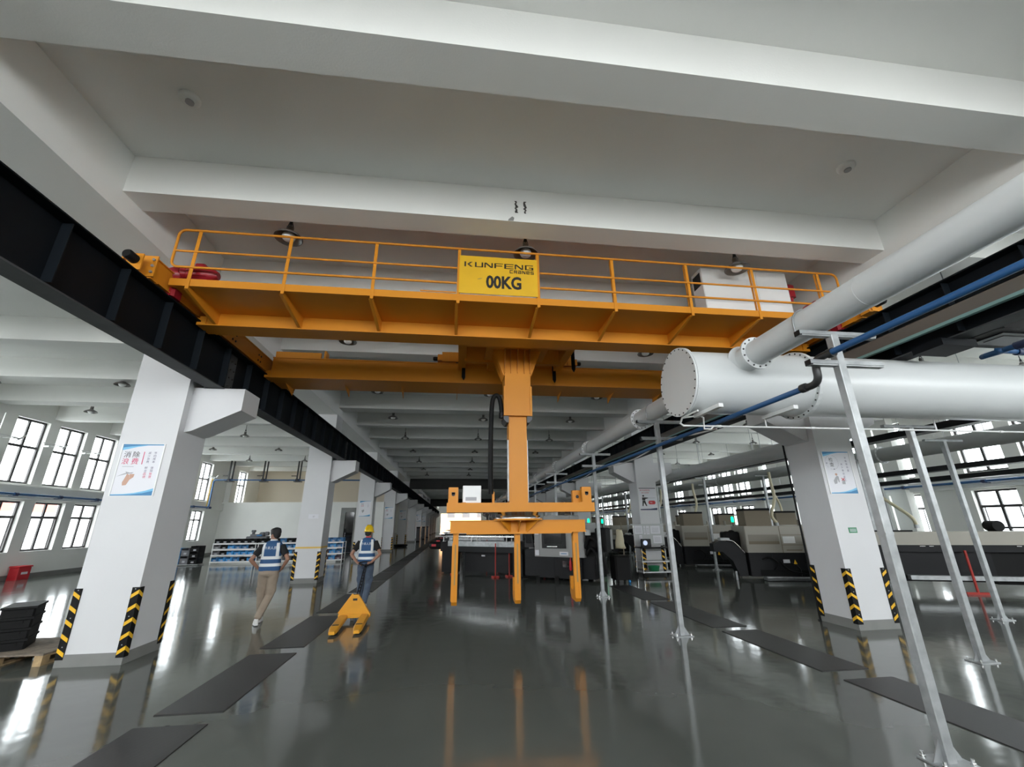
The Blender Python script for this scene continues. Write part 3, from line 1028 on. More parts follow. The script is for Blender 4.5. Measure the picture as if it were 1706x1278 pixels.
# upper frame beam
ub = MB()
bx0, bx1 = -0.165, 2.43
ub.box(bx0, MY - 0.16, 1.945, bx1, MY - 0.145, 2.085).box(bx0, MY + 0.145, 1.945, bx1, MY + 0.16, 2.085)
ub.box(bx0, MY - 0.16, 2.085, bx1, MY + 0.16, 2.093).box(bx0, MY - 0.16, 1.937, bx1, MY + 0.16, 1.945)
ub.box(bx0, MY - 0.145, 1.945, bx0 + 0.008, MY + 0.145, 2.085).box(bx1 - 0.008, MY - 0.145, 1.945, bx1, MY + 0.145, 2.085)
for xx in (0.12, 2.2):
    ub.box(xx - 0.035, MY - 0.17, 2.093, xx + 0.035, MY - 0.10, 2.1)
upper = ub.build('upper_frame_beam', 'orange', tr_)
for xx, yy, hh in ((-0.06, MY - 0.08, 0.26), (2.30, MY - 0.10, 0.27), (2.17, MY + 0.06, 0.22)):
    eb = MB()
    eb.box(xx - 0.085, yy - 0.05, 2.093, xx - 0.075, yy + 0.05, 2.093 + hh).box(xx + 0.075, yy - 0.05, 2.093, xx + 0.085, yy + 0.05, 2.093 + hh)
    eb.box(xx - 0.085, yy - 0.05, 2.093 + hh - 0.01, xx + 0.085, yy + 0.05, 2.093 + hh).box(xx - 0.075, yy - 0.052, 2.093, xx + 0.075, yy - 0.044, 2.093 + hh)
    q = eb.build('cable_bracket', 'orange', upper)
for k, (xx, yy, zz) in enumerate(((-0.06, MY - 0.133, 2.235), (2.30, MY - 0.153, 2.245), (2.17, MY + 0.007, 2.2))):
    mb = MB().cyl((xx, yy + 0.002, zz), (xx, yy - 0.006, zz), 0.03, 14)
    if k < 2:
        mb.box(xx - 0.03, yy - 0.006, zz, xx + 0.03, yy + 0.002, zz + 0.035)
    mb.build('cable_port', 'ink', upper)
cb = MB().rbox(0.10, MY - 0.10, 2.093, 0.42, MY + 0.10, 2.385, 0.008).box(0.115, MY - 0.108, 2.105, 0.405, MY - 0.099, 2.375)
cbx = cb.build('control_box', 'white', upper)
MB().box(0.15, MY - 0.1095, 2.13, 0.34, MY - 0.108, 2.19).build('box_label', 'greyprint', cbx)
MB().box(0.62, MY - 0.03, 2.093, 0.66, MY + 0.03, 2.29).build('cable_post', 'orange', upper)
# slewing ring
sr = MB().lathe([(0.40, 0), (0.40, 0.05), (0.36, 0.055), (0.36, 0.11), (0.30, 0.115), (0, 0.115)], (1.075, MY, 1.825), 40)
ring = sr.build('slewing_ring', 'chrome', tr_)
mb = MB().lathe([(0.43, 0), (0.43, 0.03), (0, 0.03)], (1.075, MY, 1.80), 32)
mb.build('turntable_plate', 'orange', tr_)
# cable chain beside the ring
cc = MB()
for k in range(16):
    cc.box(0.55 + k * 0.032, MY - 0.22 + 0.006 * k, 1.85, 0.575 + k * 0.032, MY - 0.17 + 0.006 * k, 1.90)
cc.build('cable_chain', 'blackpl', tr_)
# lower beam, rotated a little about the mast
lb = MB()
lx0, lx1 = -0.095, 2.25
z0, z1 = 1.60, 1.805
lb.box(lx0, MY - 0.11, z0, lx1, MY + 0.11, z1)
lb.box(lx0 - 0.02, MY - 0.13, z1 - 0.012, lx1, MY + 0.13, z1).box(lx0, MY - 0.13, z0, lx1 + 0.01, MY + 0.13, z0 + 0.012)
lb.box(0.18, MY - 0.132, z0 - 0.02, 2.0, MY - 0.12, z0 + 0.004)
lower = lb.build('lower_frame_beam', 'orange', tr_)
for an in (-50, 0, 50):
    a_ = math.radians(an)
    dx_, dy_ = math.sin(a_), -math.cos(a_)
    r0 = 0.112 / math.cos(a_)
    gp = MB().prism([(r0, z0 + 0.01), (r0 + 0.03, z0 + 0.01), (0.40, z1 - 0.03), (0.40, z1 - 0.006), (r0, z1 - 0.006)], (1.075 - dy_ * -0.006, MY, 0), (dx_, dy_, 0), (0, 0, 1), 0.012)
    gp.build('gusset', 'orange', lower)
MB().cyl((1.24, MY - 0.135, 1.74), (1.24, MY - 0.112, 1.74), 0.03, 12).build('bolt_head', 'orange', lower)


# J-shaped hooks pointing away from the camera
def hook(x):
    t = 0.09
    prof = [(-0.055, 1.60), (0.055, 1.60), (0.055, 0.74), (0.075, 0.69), (0.12, 0.66), (0.2, 0.66), (0.23, 0.70), (0.23, 0.86), (0.32, 0.86), (0.32, 0.60), (0.24, 0.51), (0.0, 0.49), (-0.055, 0.55)]
    mb = MB().prism(prof, (x - t / 2, MY, 0), (0, 1, 0), (0, 0, 1), t)
    mb.box(x - t / 2 - 0.012, MY - 0.06, 0.56, x - t / 2 + 0.02, MY - 0.05, 1.45)
    mb.box(x + 0.012, MY - 0.063, 0.58, x + t / 2, MY - 0.052, 1.58)
    mb.box(x - 0.05, MY - 0.10, 1.585, x + 0.05, MY + 0.10, 1.602)
    h = mb.build('lifting_hook', 'orange', tr_)
    MB().box(x - 0.012, MY - 0.0575, 0.80, x + 0.008, MY - 0.0545, 1.42).build('hook_slot', 'scuff', h)


for x in (0.005, 1.055, 2.08):
    hook(x)
# hanging cable beside the mast
pts = [(0.79, MY - 0.05, 3.66), (0.775, MY - 0.07, 3.85), (0.74, MY - 0.09, 4.0), (0.685, MY - 0.10, 4.045), (0.63, MY - 0.10, 4.0), (0.60, MY - 0.10, 3.85), (0.585, MY - 0.09, 3.4), (0.58, MY - 0.08, 2.9), (0.585, MY - 0.06, 2.5), (0.60, MY - 0.03, 2.25)]


def smooth_pts(pts, n=4):
    pts = [Vector(p) for p in pts]
    outp = []
    for i in range(len(pts) - 1):
        p0, p1, p2, p3 = pts[max(i - 1, 0)], pts[i], pts[i + 1], pts[min(i + 2, len(pts) - 1)]
        for k in range(n):
            t = k / n
            outp.append(0.5 * ((2 * p1) + (p2 - p0) * t + (2 * p0 - 5 * p1 + 4 * p2 - p3) * t * t + (3 * p1 - p0 - 3 * p2 + p3) * t ** 3))
    return outp + [pts[-1]]


MB().tube(smooth_pts(pts), 0.043, 10).build('cable_hose', 'black', tr_)
MB().cyl((0.79, MY - 0.05, 3.62), (0.79, MY - 0.05, 3.72), 0.055, 10).build('cable_gland', 'blackpl', tr_)

# ================================================================== PIPES AND THEIR POSTS
PXc, PZc, PR = 3.65, 3.73, 0.158
HY, HZ, HR = 5.05, 3.53, 0.42


def flange_ring(mb, c, ax, r, r2, t, nb, br=0.011, mi_b=1):
    """flat ring around axis ax (unit vector) with bolts on both faces"""
    c, ax = Vector(c), Vector(ax)
    mb.cyl(c - ax * t / 2, c + ax * t / 2, r2, 36, smooth=False)
    a = ax.cross(Vector((0, 0, 1))).normalized()
    b_ = ax.cross(a)
    for k in range(nb):
        an = 2 * math.pi * (k + .5) / nb
        p = c + (a * math.cos(an) + b_ * math.sin(an)) * (r + r2) / 2
        mb.cyl(p - ax * (t / 2 + 0.008), p + ax * (t / 2 + 0.008), br, 6, mi_b)


dr = thing('header_drum', 'big white drum header with bolted round end plate, lying across the thin white main', 'pipe', (6, HY, HZ - HR))
MB().cyl((2.93, HY, HZ), (12.5, HY, HZ), HR, 48).build('drum_shell', 'pipew', dr)
mb = MB()
mb.cyl((2.90, HY, HZ), (2.925, HY, HZ), HR + 0.045, 48, smooth=False)
mb.cyl((2.93, HY, HZ), (2.95, HY, HZ), HR + 0.045, 48, smooth=False)
ep = mb.build('end_plate', 'pipew', dr)
mb = MB()
for k in range(26):
    an = 2 * math.pi * k / 26
    mb.cyl((2.892, HY + (HR + 0.022) * math.cos(an), HZ + (HR + 0.022) * math.sin(an)), (2.96, HY + (HR + 0.022) * math.cos(an), HZ + (HR + 0.022) * math.sin(an)), 0.010, 6)
tag(mb.build('flange_bolt', 'darkmetal', ep), kind='stuff')
for xf in (4.62, 8.6):
    mb = MB()
    flange_ring(mb, (xf, HY, HZ), (1, 0, 0), HR, HR + 0.05, 0.05, 30, 0.011)
    mb.build('drum_flange', ['pipew', 'darkmetal'], dr)
st = MB()
for sgn in (-1, 1):
    ya, yb = HY + sgn * 0.2, HY + sgn * 0.62
    st.cyl((PXc, ya, PZc), (PXc, yb, PZc), PR + 0.004, 28)
    st.tube([(PXc, HY + sgn * 0.355, PZc), (PXc, HY + sgn * 0.385, PZc), (PXc, HY + sgn * 0.43, PZc)], [PR + 0.045, PR + 0.02, PR + 0.004], 28)
st.build('branch_stub', 'pipew', dr)
for xs in (3.15, 4.15):
    MB().box(xs - 0.03, HY - 0.48, HZ - HR - 0.045, xs + 0.03, HY + 0.1, HZ - HR + 0.002).build('saddle_bracket', 'white', dr)


def straps(parent, ys):
    for y in ys:
        mb = MB()
        pts = [(PXc - PR - 0.012, y, PZc - PR)] + [(PXc + (PR + 0.012) * math.cos(math.pi - math.pi * k / 14), y, PZc + (PR + 0.012) * math.sin(math.pi - math.pi * k / 14)) for k in range(15)] + [(PXc + PR + 0.012, y, PZc - PR)]
        for a, b2 in zip(pts[:-1], pts[1:]):
            mb.bar(a, b2, 0.03, 0.006, up=(0, 1, 0)) if False else mb.tube([a, b2], 0.009, 6)
        mb.build('pipe_strap', 'galv', parent)


p1 = thing('ventilation_pipe', 'white ventilation pipe overhead at the upper right, running from behind the camera to the drum', 'pipe', (PXc, 1, PZc - PR))
mb = MB().cyl((PXc, -4.45, PZc), (PXc, HY - 0.62, PZc), PR, 32)
mb.cyl((PXc, 2.93, PZc), (PXc, 2.945, PZc), PR + 0.002, 32)
mb.build('pipe', 'pipew', p1)
mb = MB()
flange_ring(mb, (PXc, HY - 0.62, PZc), (0, 1, 0), PR, PR + 0.052, 0.03, 14)
mb.build('pipe_flange', ['pipew', 'darkmetal'], p1)
straps(p1, (3.62,))
p2 = thing('ventilation_pipe', 'white ventilation pipe running down the hall beyond the drum on crossbar posts', 'pipe', (PXc, 30, PZc - PR))
MB().cyl((PXc, HY + 0.62, PZc), (PXc, 70, PZc), PR, 24).build('pipe', 'pipew', p2)
fy = [HY + 0.62, 7.95] + [11.5 + 3.86 * k for k in range(12)]
for y in fy:
    mb = MB()
    flange_ring(mb, (PXc, y, PZc), (0, 1, 0), PR, PR + 0.05, 0.05, 14)
    mb.build('pipe_flange', ['pipew', 'darkmetal'], p2)
straps(p2, [7.3] + [11.15 + 3.85 * k for k in range(8)])

# galvanised posts with two crossbars
def post_proto(label, h=3.56, upper=True, w=0.08):
    t = thing('pipe_post', label, 'post', (0, 0, 0), 'galvanised posts under the white main')
    MB().rbox(-w / 2, -w / 2, 0.012, w / 2, w / 2, h - 0.03, 0.006).build('post_tube', 'galv', t)
    bp_ = MB().box(-0.15, -0.11, 0.0, 0.15, 0.11, 0.012)
    plate = bp_.build('base_plate', 'galv', t)
    for gx in (-1, 1):
        MB().prism([(0, 0.012), (0.09, 0.012), (0, 0.15)] if gx < 0 else [(0, 0.012), (0.09, 0.012), (0, 0.15)], (gx * w / 2, -0.004 * gx, 0), (gx, 0, 0), (0, 0, 1), 0.008 * -1).build('gusset', 'galv', t)
    for bx in (-0.12, 0.12):
        for by in (-0.08, 0.08):
            MB().cyl((bx, by, 0.012), (bx, by, 0.05), 0.012, 8).cyl((bx, by, 0.012), (bx, by, 0.026), 0.02, 6).build('anchor_bolt', 'chrome', plate)
    MB().box(-0.041, -0.041, 1.62, 0.041, 0.041, 1.64).build('weld_band', 'galv', t)
    for zc, x0, x1 in ((h, -0.38, 0.48), (3.245, -0.34, 0.47)):
        cbm = MB().box(x0, -0.035, zc - 0.04, x1, 0.035, zc).box(x0, -0.028, zc - 0.055, x1, 0.028, zc - 0.04)
        c_ = cbm.build('crossbar', 'galv', t)
        MB().box(x0 - 0.006, -0.034, zc - 0.053, x0 + 0.02, 0.034, zc + 0.001).build('end_cap', 'blackpl', c_)
    return t


ords = ['nearest', 'second', 'third', 'fourth', 'fifth', 'sixth', 'seventh', 'eighth', 'ninth', 'tenth', 'eleventh', 'twelfth']
pp = post_proto('galvanised square post with two crossbars under the white main, nearest the camera')
place(pp, (3.735, 3.47, 0))
for k in range(1, 10):
    dup(pp, (3.68, (3.47 + 3.87 * k) if k < 3 else 15.95 + 4.3 * (k - 3), 0), 0, 'galvanised square post with two crossbars under the white main, %s from the camera' % ords[k])


def plain_post(x, y, h, label, bar=0.45, rz=0.0):
    t = thing('support_post', label, 'post', (x, y, 0))
    MB().rbox(x - 0.04, y - 0.04, 0.012, x + 0.04, y + 0.04, h - 0.04, 0.006).build('post_tube', 'galv', t)
    pl = MB().box(x - 0.14, y - 0.10, 0, x + 0.14, y + 0.10, 0.012).build('base_plate', 'galv', t)
    for bx in (-0.11, 0.11):
        for by in (-0.075, 0.075):
            MB().cyl((x + bx, y + by, 0.012), (x + bx, y + by, 0.045), 0.011, 6).build('anchor_bolt', 'chrome', pl)
    for gx in (-1, 1):
        MB().prism([(0, 0.012), (0.08, 0.012), (0, 0.13)], (x + gx * 0.04, y, 0), (gx, 0, 0), (0, 0, 1), 0.008).build('gusset', 'galv', t)
    MB().box(x - bar, y - 0.03, h - 0.04, x + bar, y + 0.03, h).build('crossbar', 'galv', t)
    return t


plain_post(6.77, 5.46, 3.10, 'galvanised post holding the white drum at right, just right of the near column')
plain_post(9.90, 7.42, 3.30, 'galvanised post standing before the long bar feeder at the right picture edge')
for k in range(6):
    plain_post(9.9, 16.3 + 4.2 * k, 3.45, 'galvanised post among the lathes of the right bay, number %s counted from the near one' % ords[k], 0.35)
for k in range(5):
    plain_post(12.15, 11.6 + 4.2 * k, 3.5, 'galvanised post in the outer machine row of the right bay, %s from the camera' % ords[k], 0.35)

# blue air lines
bl = thing('air_pipe', 'blue air pipe at upper right lying on the crossbars and dropping below the drum', 'pipe', (3.98, 5, 3.1))
mb = MB().cyl((3.55, -4.45, 3.285), (3.55, 3.36, 3.285), 0.031, 14)
mb.cyl((3.57, 3.75, 3.055), (3.57, 60, 3.055), 0.031, 14)
mb.build('pipe', 'blue', bl)
mb = MB().tube(smooth_pts([(3.55, 3.33, 3.285), (3.55, 3.44, 3.285), (3.55, 3.52, 3.27), (3.55, 3.55, 3.20), (3.56, 3.57, 3.10), (3.57, 3.64, 3.055), (3.57, 3.78, 3.055)], 4), 0.037, 12)
for yy, zz in ((3.36, 3.285), (3.76, 3.055)):
    mb.cyl((3.56, yy - 0.03, zz), (3.56, yy + 0.03, zz), 0.046, 12)
mb.build('pipe_elbow', 'darkmetal', bl)

# white conduit under the drum
cd = thing('conduit', 'thin white conduit run hanging below the white drum', 'conduit', (6, 5.2, 2.9))
mb = MB().tube([(2.95, 4.75, 3.06), (2.95, 5.14, 3.06), (2.95, 5.2, 3.0), (2.99, 5.2, 2.97), (12.4, 5.2, 2.97)], 0.013, 8)
mb.tube([(2.95, 5.14, 3.06), (3.2, 5.14, 3.10), (3.28, 5.18, 3.08), (3.28, 5.2, 2.93), (3.38, 5.2, 2.93), (3.42, 5.2, 2.97)], 0.012, 8)
pass
mb.build('conduit_tube', 'white', cd)
for x in (3.5, 4.9, 6.3, 8.0, 9.6):
    MB().cyl((x - 0.03, 5.2, 2.97), (x + 0.03, 5.2, 2.97), 0.019, 10).build('conduit_coupling', 'white', cd)
for x in (4.2, 6.9, 9.2):
    MB().cyl((x, 5.2, 2.97), (x, 5.2, 3.125), 0.011, 8).build('conduit_hanger', 'white', cd)

hp_ = []
for k in range(30):
    y = 5.8 + k * 0.62
    ph = ((y - 7.34) % 3.87) / 3.87
    hp_.append((3.86, y, 3.245 - 0.18 * 4 * ph * (1 - ph)))
tag(MB().tube(hp_, 0.014, 8).build('hose_line', 'white'), 'white hose sagging from crossbar to crossbar beside the blue pipe', 'hose')

# right bay: grey mains, trays
for x, z, r_, y0, lab in ((8.62, 3.53, 0.205, 8.6, 'light grey ventilation main just behind the right column row, ending in a flange'), (12.9, 3.63, 0.205, 3.0, 'light grey ventilation main farther into the right bay')):
    t = thing('bay_pipe', lab, 'pipe', (x, 25, z - r_))
    MB().cyl((x, y0, z), (x, 62, z), r_, 24).build('pipe', 'pipew' if x < 9 else 'pipeg', t)
    for k in range(12):
        MB().cyl((x, y0 + 1.5 + 4.2 * k, z + r_ - 0.01), (x, y0 + 1.5 + 4.2 * k, ZC), 0.01, 6).build('hanger_rod', 'galv', t)
    for k in range(7):
        mb = MB()
        flange_ring(mb, (x, y0 + 0.02 + 8.4 * k, z), (0, 1, 0), r_, r_ + 0.05, 0.05, 12)
        mb.build('pipe_flange', ['pipeg', 'darkmetal'], t)
for x, z, y0, lab in ((10.2, 3.55, 6.5, 'black cable tray high between the two grey mains'), (14.0, 3.08, 5, 'black cable tray low in the right bay, first of two'), (15.6, 2.93, 5, 'black cable tray low in the right bay, nearest the windows')):
    t = thing('cable_tray', lab, 'cable tray', (x, 30, z))
    mb = MB().box(x - 0.15, y0, z, x + 0.15, 62, z + 0.012).box(x - 0.155, y0, z, x - 0.145, 62, z + 0.14).box(x + 0.145, y0, z, x + 0.155, 62, z + 0.14)
    mb.build('tray', 'charcoal', t)
    mb = MB()
    for k in range(4):
        mb.cyl((x - 0.1 + k * 0.06, y0 + 0.3, z + 0.035), (x - 0.1 + k * 0.06, 61.5, z + 0.035), 0.022, 6)
    mb.build('cable', 'black', t)
    k = y0 + 1.0
    while k < 60:
        MB().cyl((x, k, z + 0.1), (x, k, ZC), 0.008, 6).build('hanger_rod', 'galv', t)
        k += 5.6
# black riser pipe on the back edge of the near right column
o = MB().cyl((6.70, 7.935, 0.0), (6.70, 7.935, 3.3), 0.018, 10).box(6.67, 7.92, 0.0, 6.72, 7.96, 0.02).build('riser_pipe', 'black')
tag(o, 'black riser pipe at the back edge of the near right column', 'pipe')

# black unit and blue pipe high at the right edge
t = thing('cooling_unit', 'black hanging unit high at the right picture edge above the drum', 'machine', (9.7, 5.8, 4.85))
MB().rbox(9.2, 5.45, 4.86, 10.6, 6.25, 5.16, 0.08).build('unit_case', 'black', t)
MB().box(9.45, 5.6, 4.845, 10.4, 6.1, 4.862).box(9.6, 5.7, 4.838, 10.2, 6.0, 4.846).build('unit_grille', 'charcoal', t)
for x in (9.4, 10.4):
    for y in (5.6, 6.1):
        MB().cyl((x, y, 5.15), (x, y, ZC), 0.012, 6).build('hanger_rod', 'galv', t)
t = thing('air_pipe', 'short blue air pipe high at the right edge, bending below the black hanging unit', 'pipe', (9.0, 2, 4.4))
MB().tube(smooth_pts([(9.0, -4.45, 4.42), (9.0, 0, 4.42), (9.0, 5.3, 4.42), (9.05, 5.42, 4.42), (9.2, 5.45, 4.42), (12.5, 5.45, 4.42)], 5), 0.045, 12).build('pipe', 'blue', t)
MB().cyl((9.0, 5.1, 4.42), (9.0, 5.25, 4.42), 0.065, 12).build('pipe_coupling', 'dnavy', t)
MB().cyl((9.3, 5.45, 4.42), (9.45, 5.45, 4.42), 0.065, 12).build('pipe_coupling', 'dnavy', t)
for x, y in ((9.0, 0.0), (9.0, 4.4), (11.5, 5.45)):
    MB().cyl((x, y, 4.46), (x, y, ZC), 0.012, 6).build('hanger_rod', 'galv', t)

# blue pipes of both window walls
lp = thing('wall_air_pipe', 'blue air pipe along the left window ledge, rising and crossing on ceiling hangers', 'pipe', (-15.6, 10, 2.9))
mb = MB().tube([(-15.62, -4.45, 2.93), (-15.62, 29.9, 2.93), (-15.62, 30.0, 3.03), (-15.62, 30.0, 4.54), (-15.52, 30.0, 4.64), (-5.3, 30.0, 4.64)], 0.045, 12)
mb.build('pipe', 'blue', lp)
MB().tube([(-15.62, 29.75, 2.99), (-15.62, 29.8, 4.7)], 0.03, 8).build('gas_pipe', 'tapey', lp)
for k in range(20):
    y = -4.0 + 1.8 * k
    MB().cyl((-15.62, y - 0.06, 2.93), (-15.62, y + 0.06, 2.93), 0.062, 12).box(-15.85, y - 0.02, 2.86, -15.55, y + 0.02, 2.885).build('pipe_clamp', 'dnavy', lp)
for x in (-14.7, -12.62, -10.5, -8.4):
    hg = MB()
    hg.box(x - 0.05, 29.86, 4.55, x + 0.03, 29.92, ZC).box(x + 0.05, 30.10, 4.55, x + 0.12, 30.16, ZC)
    hg.box(x - 0.35, 29.8, 4.87, x + 0.05, 29.86, 4.92).box(x - 0.2, 29.85, 4.52, x + 0.25, 30.2, 4.57)
    h_o = hg.build('ceiling_hanger', 'darkmetal', lp)
    MB().cyl((x - 0.12, 30, 4.64), (x + 0.12, 30, 4.64), 0.085, 12).build('pipe_clamp', 'dnavy', lp)
rp = thing('wall_air_pipe', 'blue air pipe along the right window ledge', 'pipe', (18.2, 25, 2.9))
MB().cyl((18.2, -4.45, 3.0), (18.2, 60, 3.0), 0.045, 10).build('pipe', 'blue', rp)
for k in range(22):
    y = -4.0 + 2.8 * k
    MB().cyl((18.2, y - 0.06, 3.0), (18.2, y + 0.06, 3.0), 0.062, 10).box(18.15, y - 0.02, 2.93, 18.44, y + 0.02, 2.955).build('pipe_clamp', 'dnavy', rp)
# thin white wires looping in front of the upper left windows
for y, wd in ((16.4, 'nearest the camera'), (18.2, 'second'), (19.9, 'third'), (29.4, 'beyond the near column')):
    mb = MB().tube([(-15.7, y, 4.75), (-15.3, y + 0.35, 4.78), (-15.3, y + 0.2, 4.72), (-15.4, y + 0.6, 4.95), (-15.6, y + 0.5, 4.7), (-15.83, y + 0.7, 4.72)], 0.022, 6)
    mb.tube([(-15.5, y - 0.4, 4.82), (-15.4, y + 0.3, 4.80)], 0.02, 6)
    mb.cyl((-15.84, y, 4.75), (-15.6, y, 4.75), 0.03, 8)
    tag(mb.build('wall_fixture', 'white'), 'small white wired fixture before the upper left windows, %s' % wd, 'fixture', 'white fixtures before the left windows')

# ================================================================== LAMPS
def lamp_proto():
    t = thing('pendant_lamp', 'x', 'lamp', (0, 0, 0))
    MB().lathe([(0.235, 0.0), (0.238, 0.012), (0.20, 0.06), (0.12, 0.105), (0.075, 0.13), (0.06, 0.15), (0.06, 0.24), (0.035, 0.26), (0.0, 0.26)][::-1], n=24).build('shade', 'lampmetal', t)
    MB().lathe([(0.225, 0.006), (0.19, 0.05), (0.11, 0.095), (0.0, 0.10)], n=24).build('reflector', 'lampmetal', t)
    MB().lathe([(0.0, -0.045), (0.06, -0.04), (0.10, -0.01), (0.115, 0.03), (0.10, 0.08)], n=18).build('globe', 'lampglass', t)
    mb = MB().cyl((0, 0, 0.26), (0, 0, 0.70), 0.012, 8).cyl((0, 0, 0.25), (0, 0, 0.31), 0.028, 8)
    mb.bar((-0.05, 0, 0.2), (0, 0, 0.36), 0.012, 0.012).bar((0.05, 0, 0.2), (0, 0, 0.36), 0.012, 0.012)
    mb.build('hanger_rod', 'darkmetal', t)
    for ch in t.children:
        ch.data.transform(Matrix.Diagonal((0.83, 0.83, 0.83 if ch.name.split('.')[0] != 'hanger_rod' else 1.0, 1)))
    return t


lamp = None
lrows = [5.62, 9.3, 13.2, 16.7, 20.9, 24.9, 29.2, 33.4, 37.4]
row_word = ['first', 'second', 'third', 'fourth', 'fifth', 'sixth', 'seventh', 'eighth', 'ninth']
for bay, xs_ in (('middle hall', (-2.60, 0.97, 4.60)), ('left bay', (-13.35, -9.95, -6.75)), ('right bay', (9.3, 12.6, 15.9))):
    for j, y in enumerate(lrows):
        if bay != 'middle hall' and (y < 9 or y > 30):
            continue
        for i, x in enumerate(xs_):
            lab = 'grey pendant factory lamp of the %s, %s row from camera, %s of three' % (bay, row_word[j], ('left', 'centre', 'right')[i])
            if lamp is None:
                lamp = lamp_proto()
                lamp['label'] = lab
                lamp['group'] = 'pendant lamps under the ceiling'
                place(lamp, (x, y, 5.80 if y < 6 else 5.76))
            else:
                l2 = dup(lamp, (x, y, 5.80 if y < 6 else 5.76), 0, lab)
for x, wd in ((-3.2, 'left'), (5.27, 'right')):
    mb = MB().lathe([(0.11, 0), (0.11, -0.03), (0.085, -0.055), (0, -0.055)], (x, 4.0, ZC - 0.001), 20)
    j = mb.build('ceiling_rose', 'ceil')
    tag(j, 'round white ceiling rose without a lamp, %s one of two' % wd, 'ceiling rose', 'empty ceiling roses')
    MB().cyl((x + 0.01, 4.0, ZC - 0.075), (x + 0.01, 4.0, ZC - 0.05), 0.045, 10).build('wire_stub', 'greyprint', j)

# ================================================================== POSTERS AND SIGNS ON COLUMNS
def curve_band(w, h, top, amp0, amp1, n=14):
    """wave-shaped stripe polygons for poster heads and feet"""
    pts = []
    for i in range(n + 1):
        u = i / n
        pts.append((u * w, (h - (amp0 * (1 - u) ** 2 * h + amp1 * h)) if top else (amp0 * u ** 2 * h + amp1 * h)))
    if top:
        return [(0, h)] + pts + [(w, h)] if False else pts + [(w, h), (0, h)]
    return [(0, 0), (w, 0)] + pts[::-1]


def poster(o, w, h, label, draw, group=None, frame='white', ux=(1, 0, 0)):
    """o lower-left corner on the column face (camera side, facing -y)"""
    t = thing('poster', label, 'poster', o, group)
    f = 0.018
    X, Y_, Z = o
    fr_ = MB()
    fr_.box(X - f, Y_ - 0.014, Z - 0.006, X, Y_ - 0.001, Z + h + 0.006).box(X + w, Y_ - 0.014, Z - 0.006, X + w + f, Y_ - 0.001, Z + h + 0.006)
    fr_.box(X, Y_ - 0.010, Z - 0.008, X + w, Y_ - 0.001, Z).box(X, Y_ - 0.010, Z + h, X + w, Y_ - 0.001, Z + h + 0.008)
    fr_.build('poster_frame', frame, t)
    mb = MB().box(X, Y_ - 0.006, Z, X + w, Y_ - 0.001, Z + h)
    mats = ['paper', 'cyan', 'navy', 'ink', 'pink', 'violet', 'skinprint', 'greyprint', 'redsign', 'dnavy']

    def poly(pts, mi, lay=1):
        mb.add([(X + u, Y_ - 0.006 - 0.0006 * lay, Z + v) for u, v in pts], [tuple(range(len(pts)))], mi)

    def txt(s, u, v, size, mi, sx=1.0, bold=0.0):
        vs, fs, w_ = text2d(s, size, bold, sx)
        mb.flat(vs, fs, (X + u, Y_ - 0.0085, Z + v), (1, 0, 0), (0, 0, 1), mi)

    def col_txt(s, u, vtop, size, mi, step=None, reds=0, mi2=4):
        n = len(s)
        for i, chs in enumerate(s):
            if chs != ' ':
                txt(chs, u, vtop - size - i * (step or size * 1.25), size, mi2 if i >= n - reds else mi, 1.05, 0.015)
    draw(poly, txt, col_txt, w, h)
    mb.build('poster_sheet', mats, t)
    return t


def head_foot(poly, w, h, c1=1, c2=2):
    poly([(0, 0.88 * h), (0.15 * w, 0.905 * h), (0.35 * w, 0.945 * h), (0.6 * w, 0.975 * h), (w, 0.98 * h), (w, h), (0, h)], c1, 1)
    poly([(0, 0.93 * h), (0.2 * w, 0.955 * h), (0.5 * w, 0.98 * h), (w, 0.985 * h), (w, h), (0, h)], c2, 2)
    poly([(0, 0), (w, 0), (w, 0.14 * h), (0.8 * w, 0.09 * h), (0.55 * w, 0.05 * h), (0.3 * w, 0.03 * h), (0, 0.025 * h)], c1, 1)
    poly([(0, 0), (w, 0), (w, 0.09 * h), (0.75 * w, 0.045 * h), (0.45 * w, 0.02 * h), (0, 0.014 * h)], c2, 2)


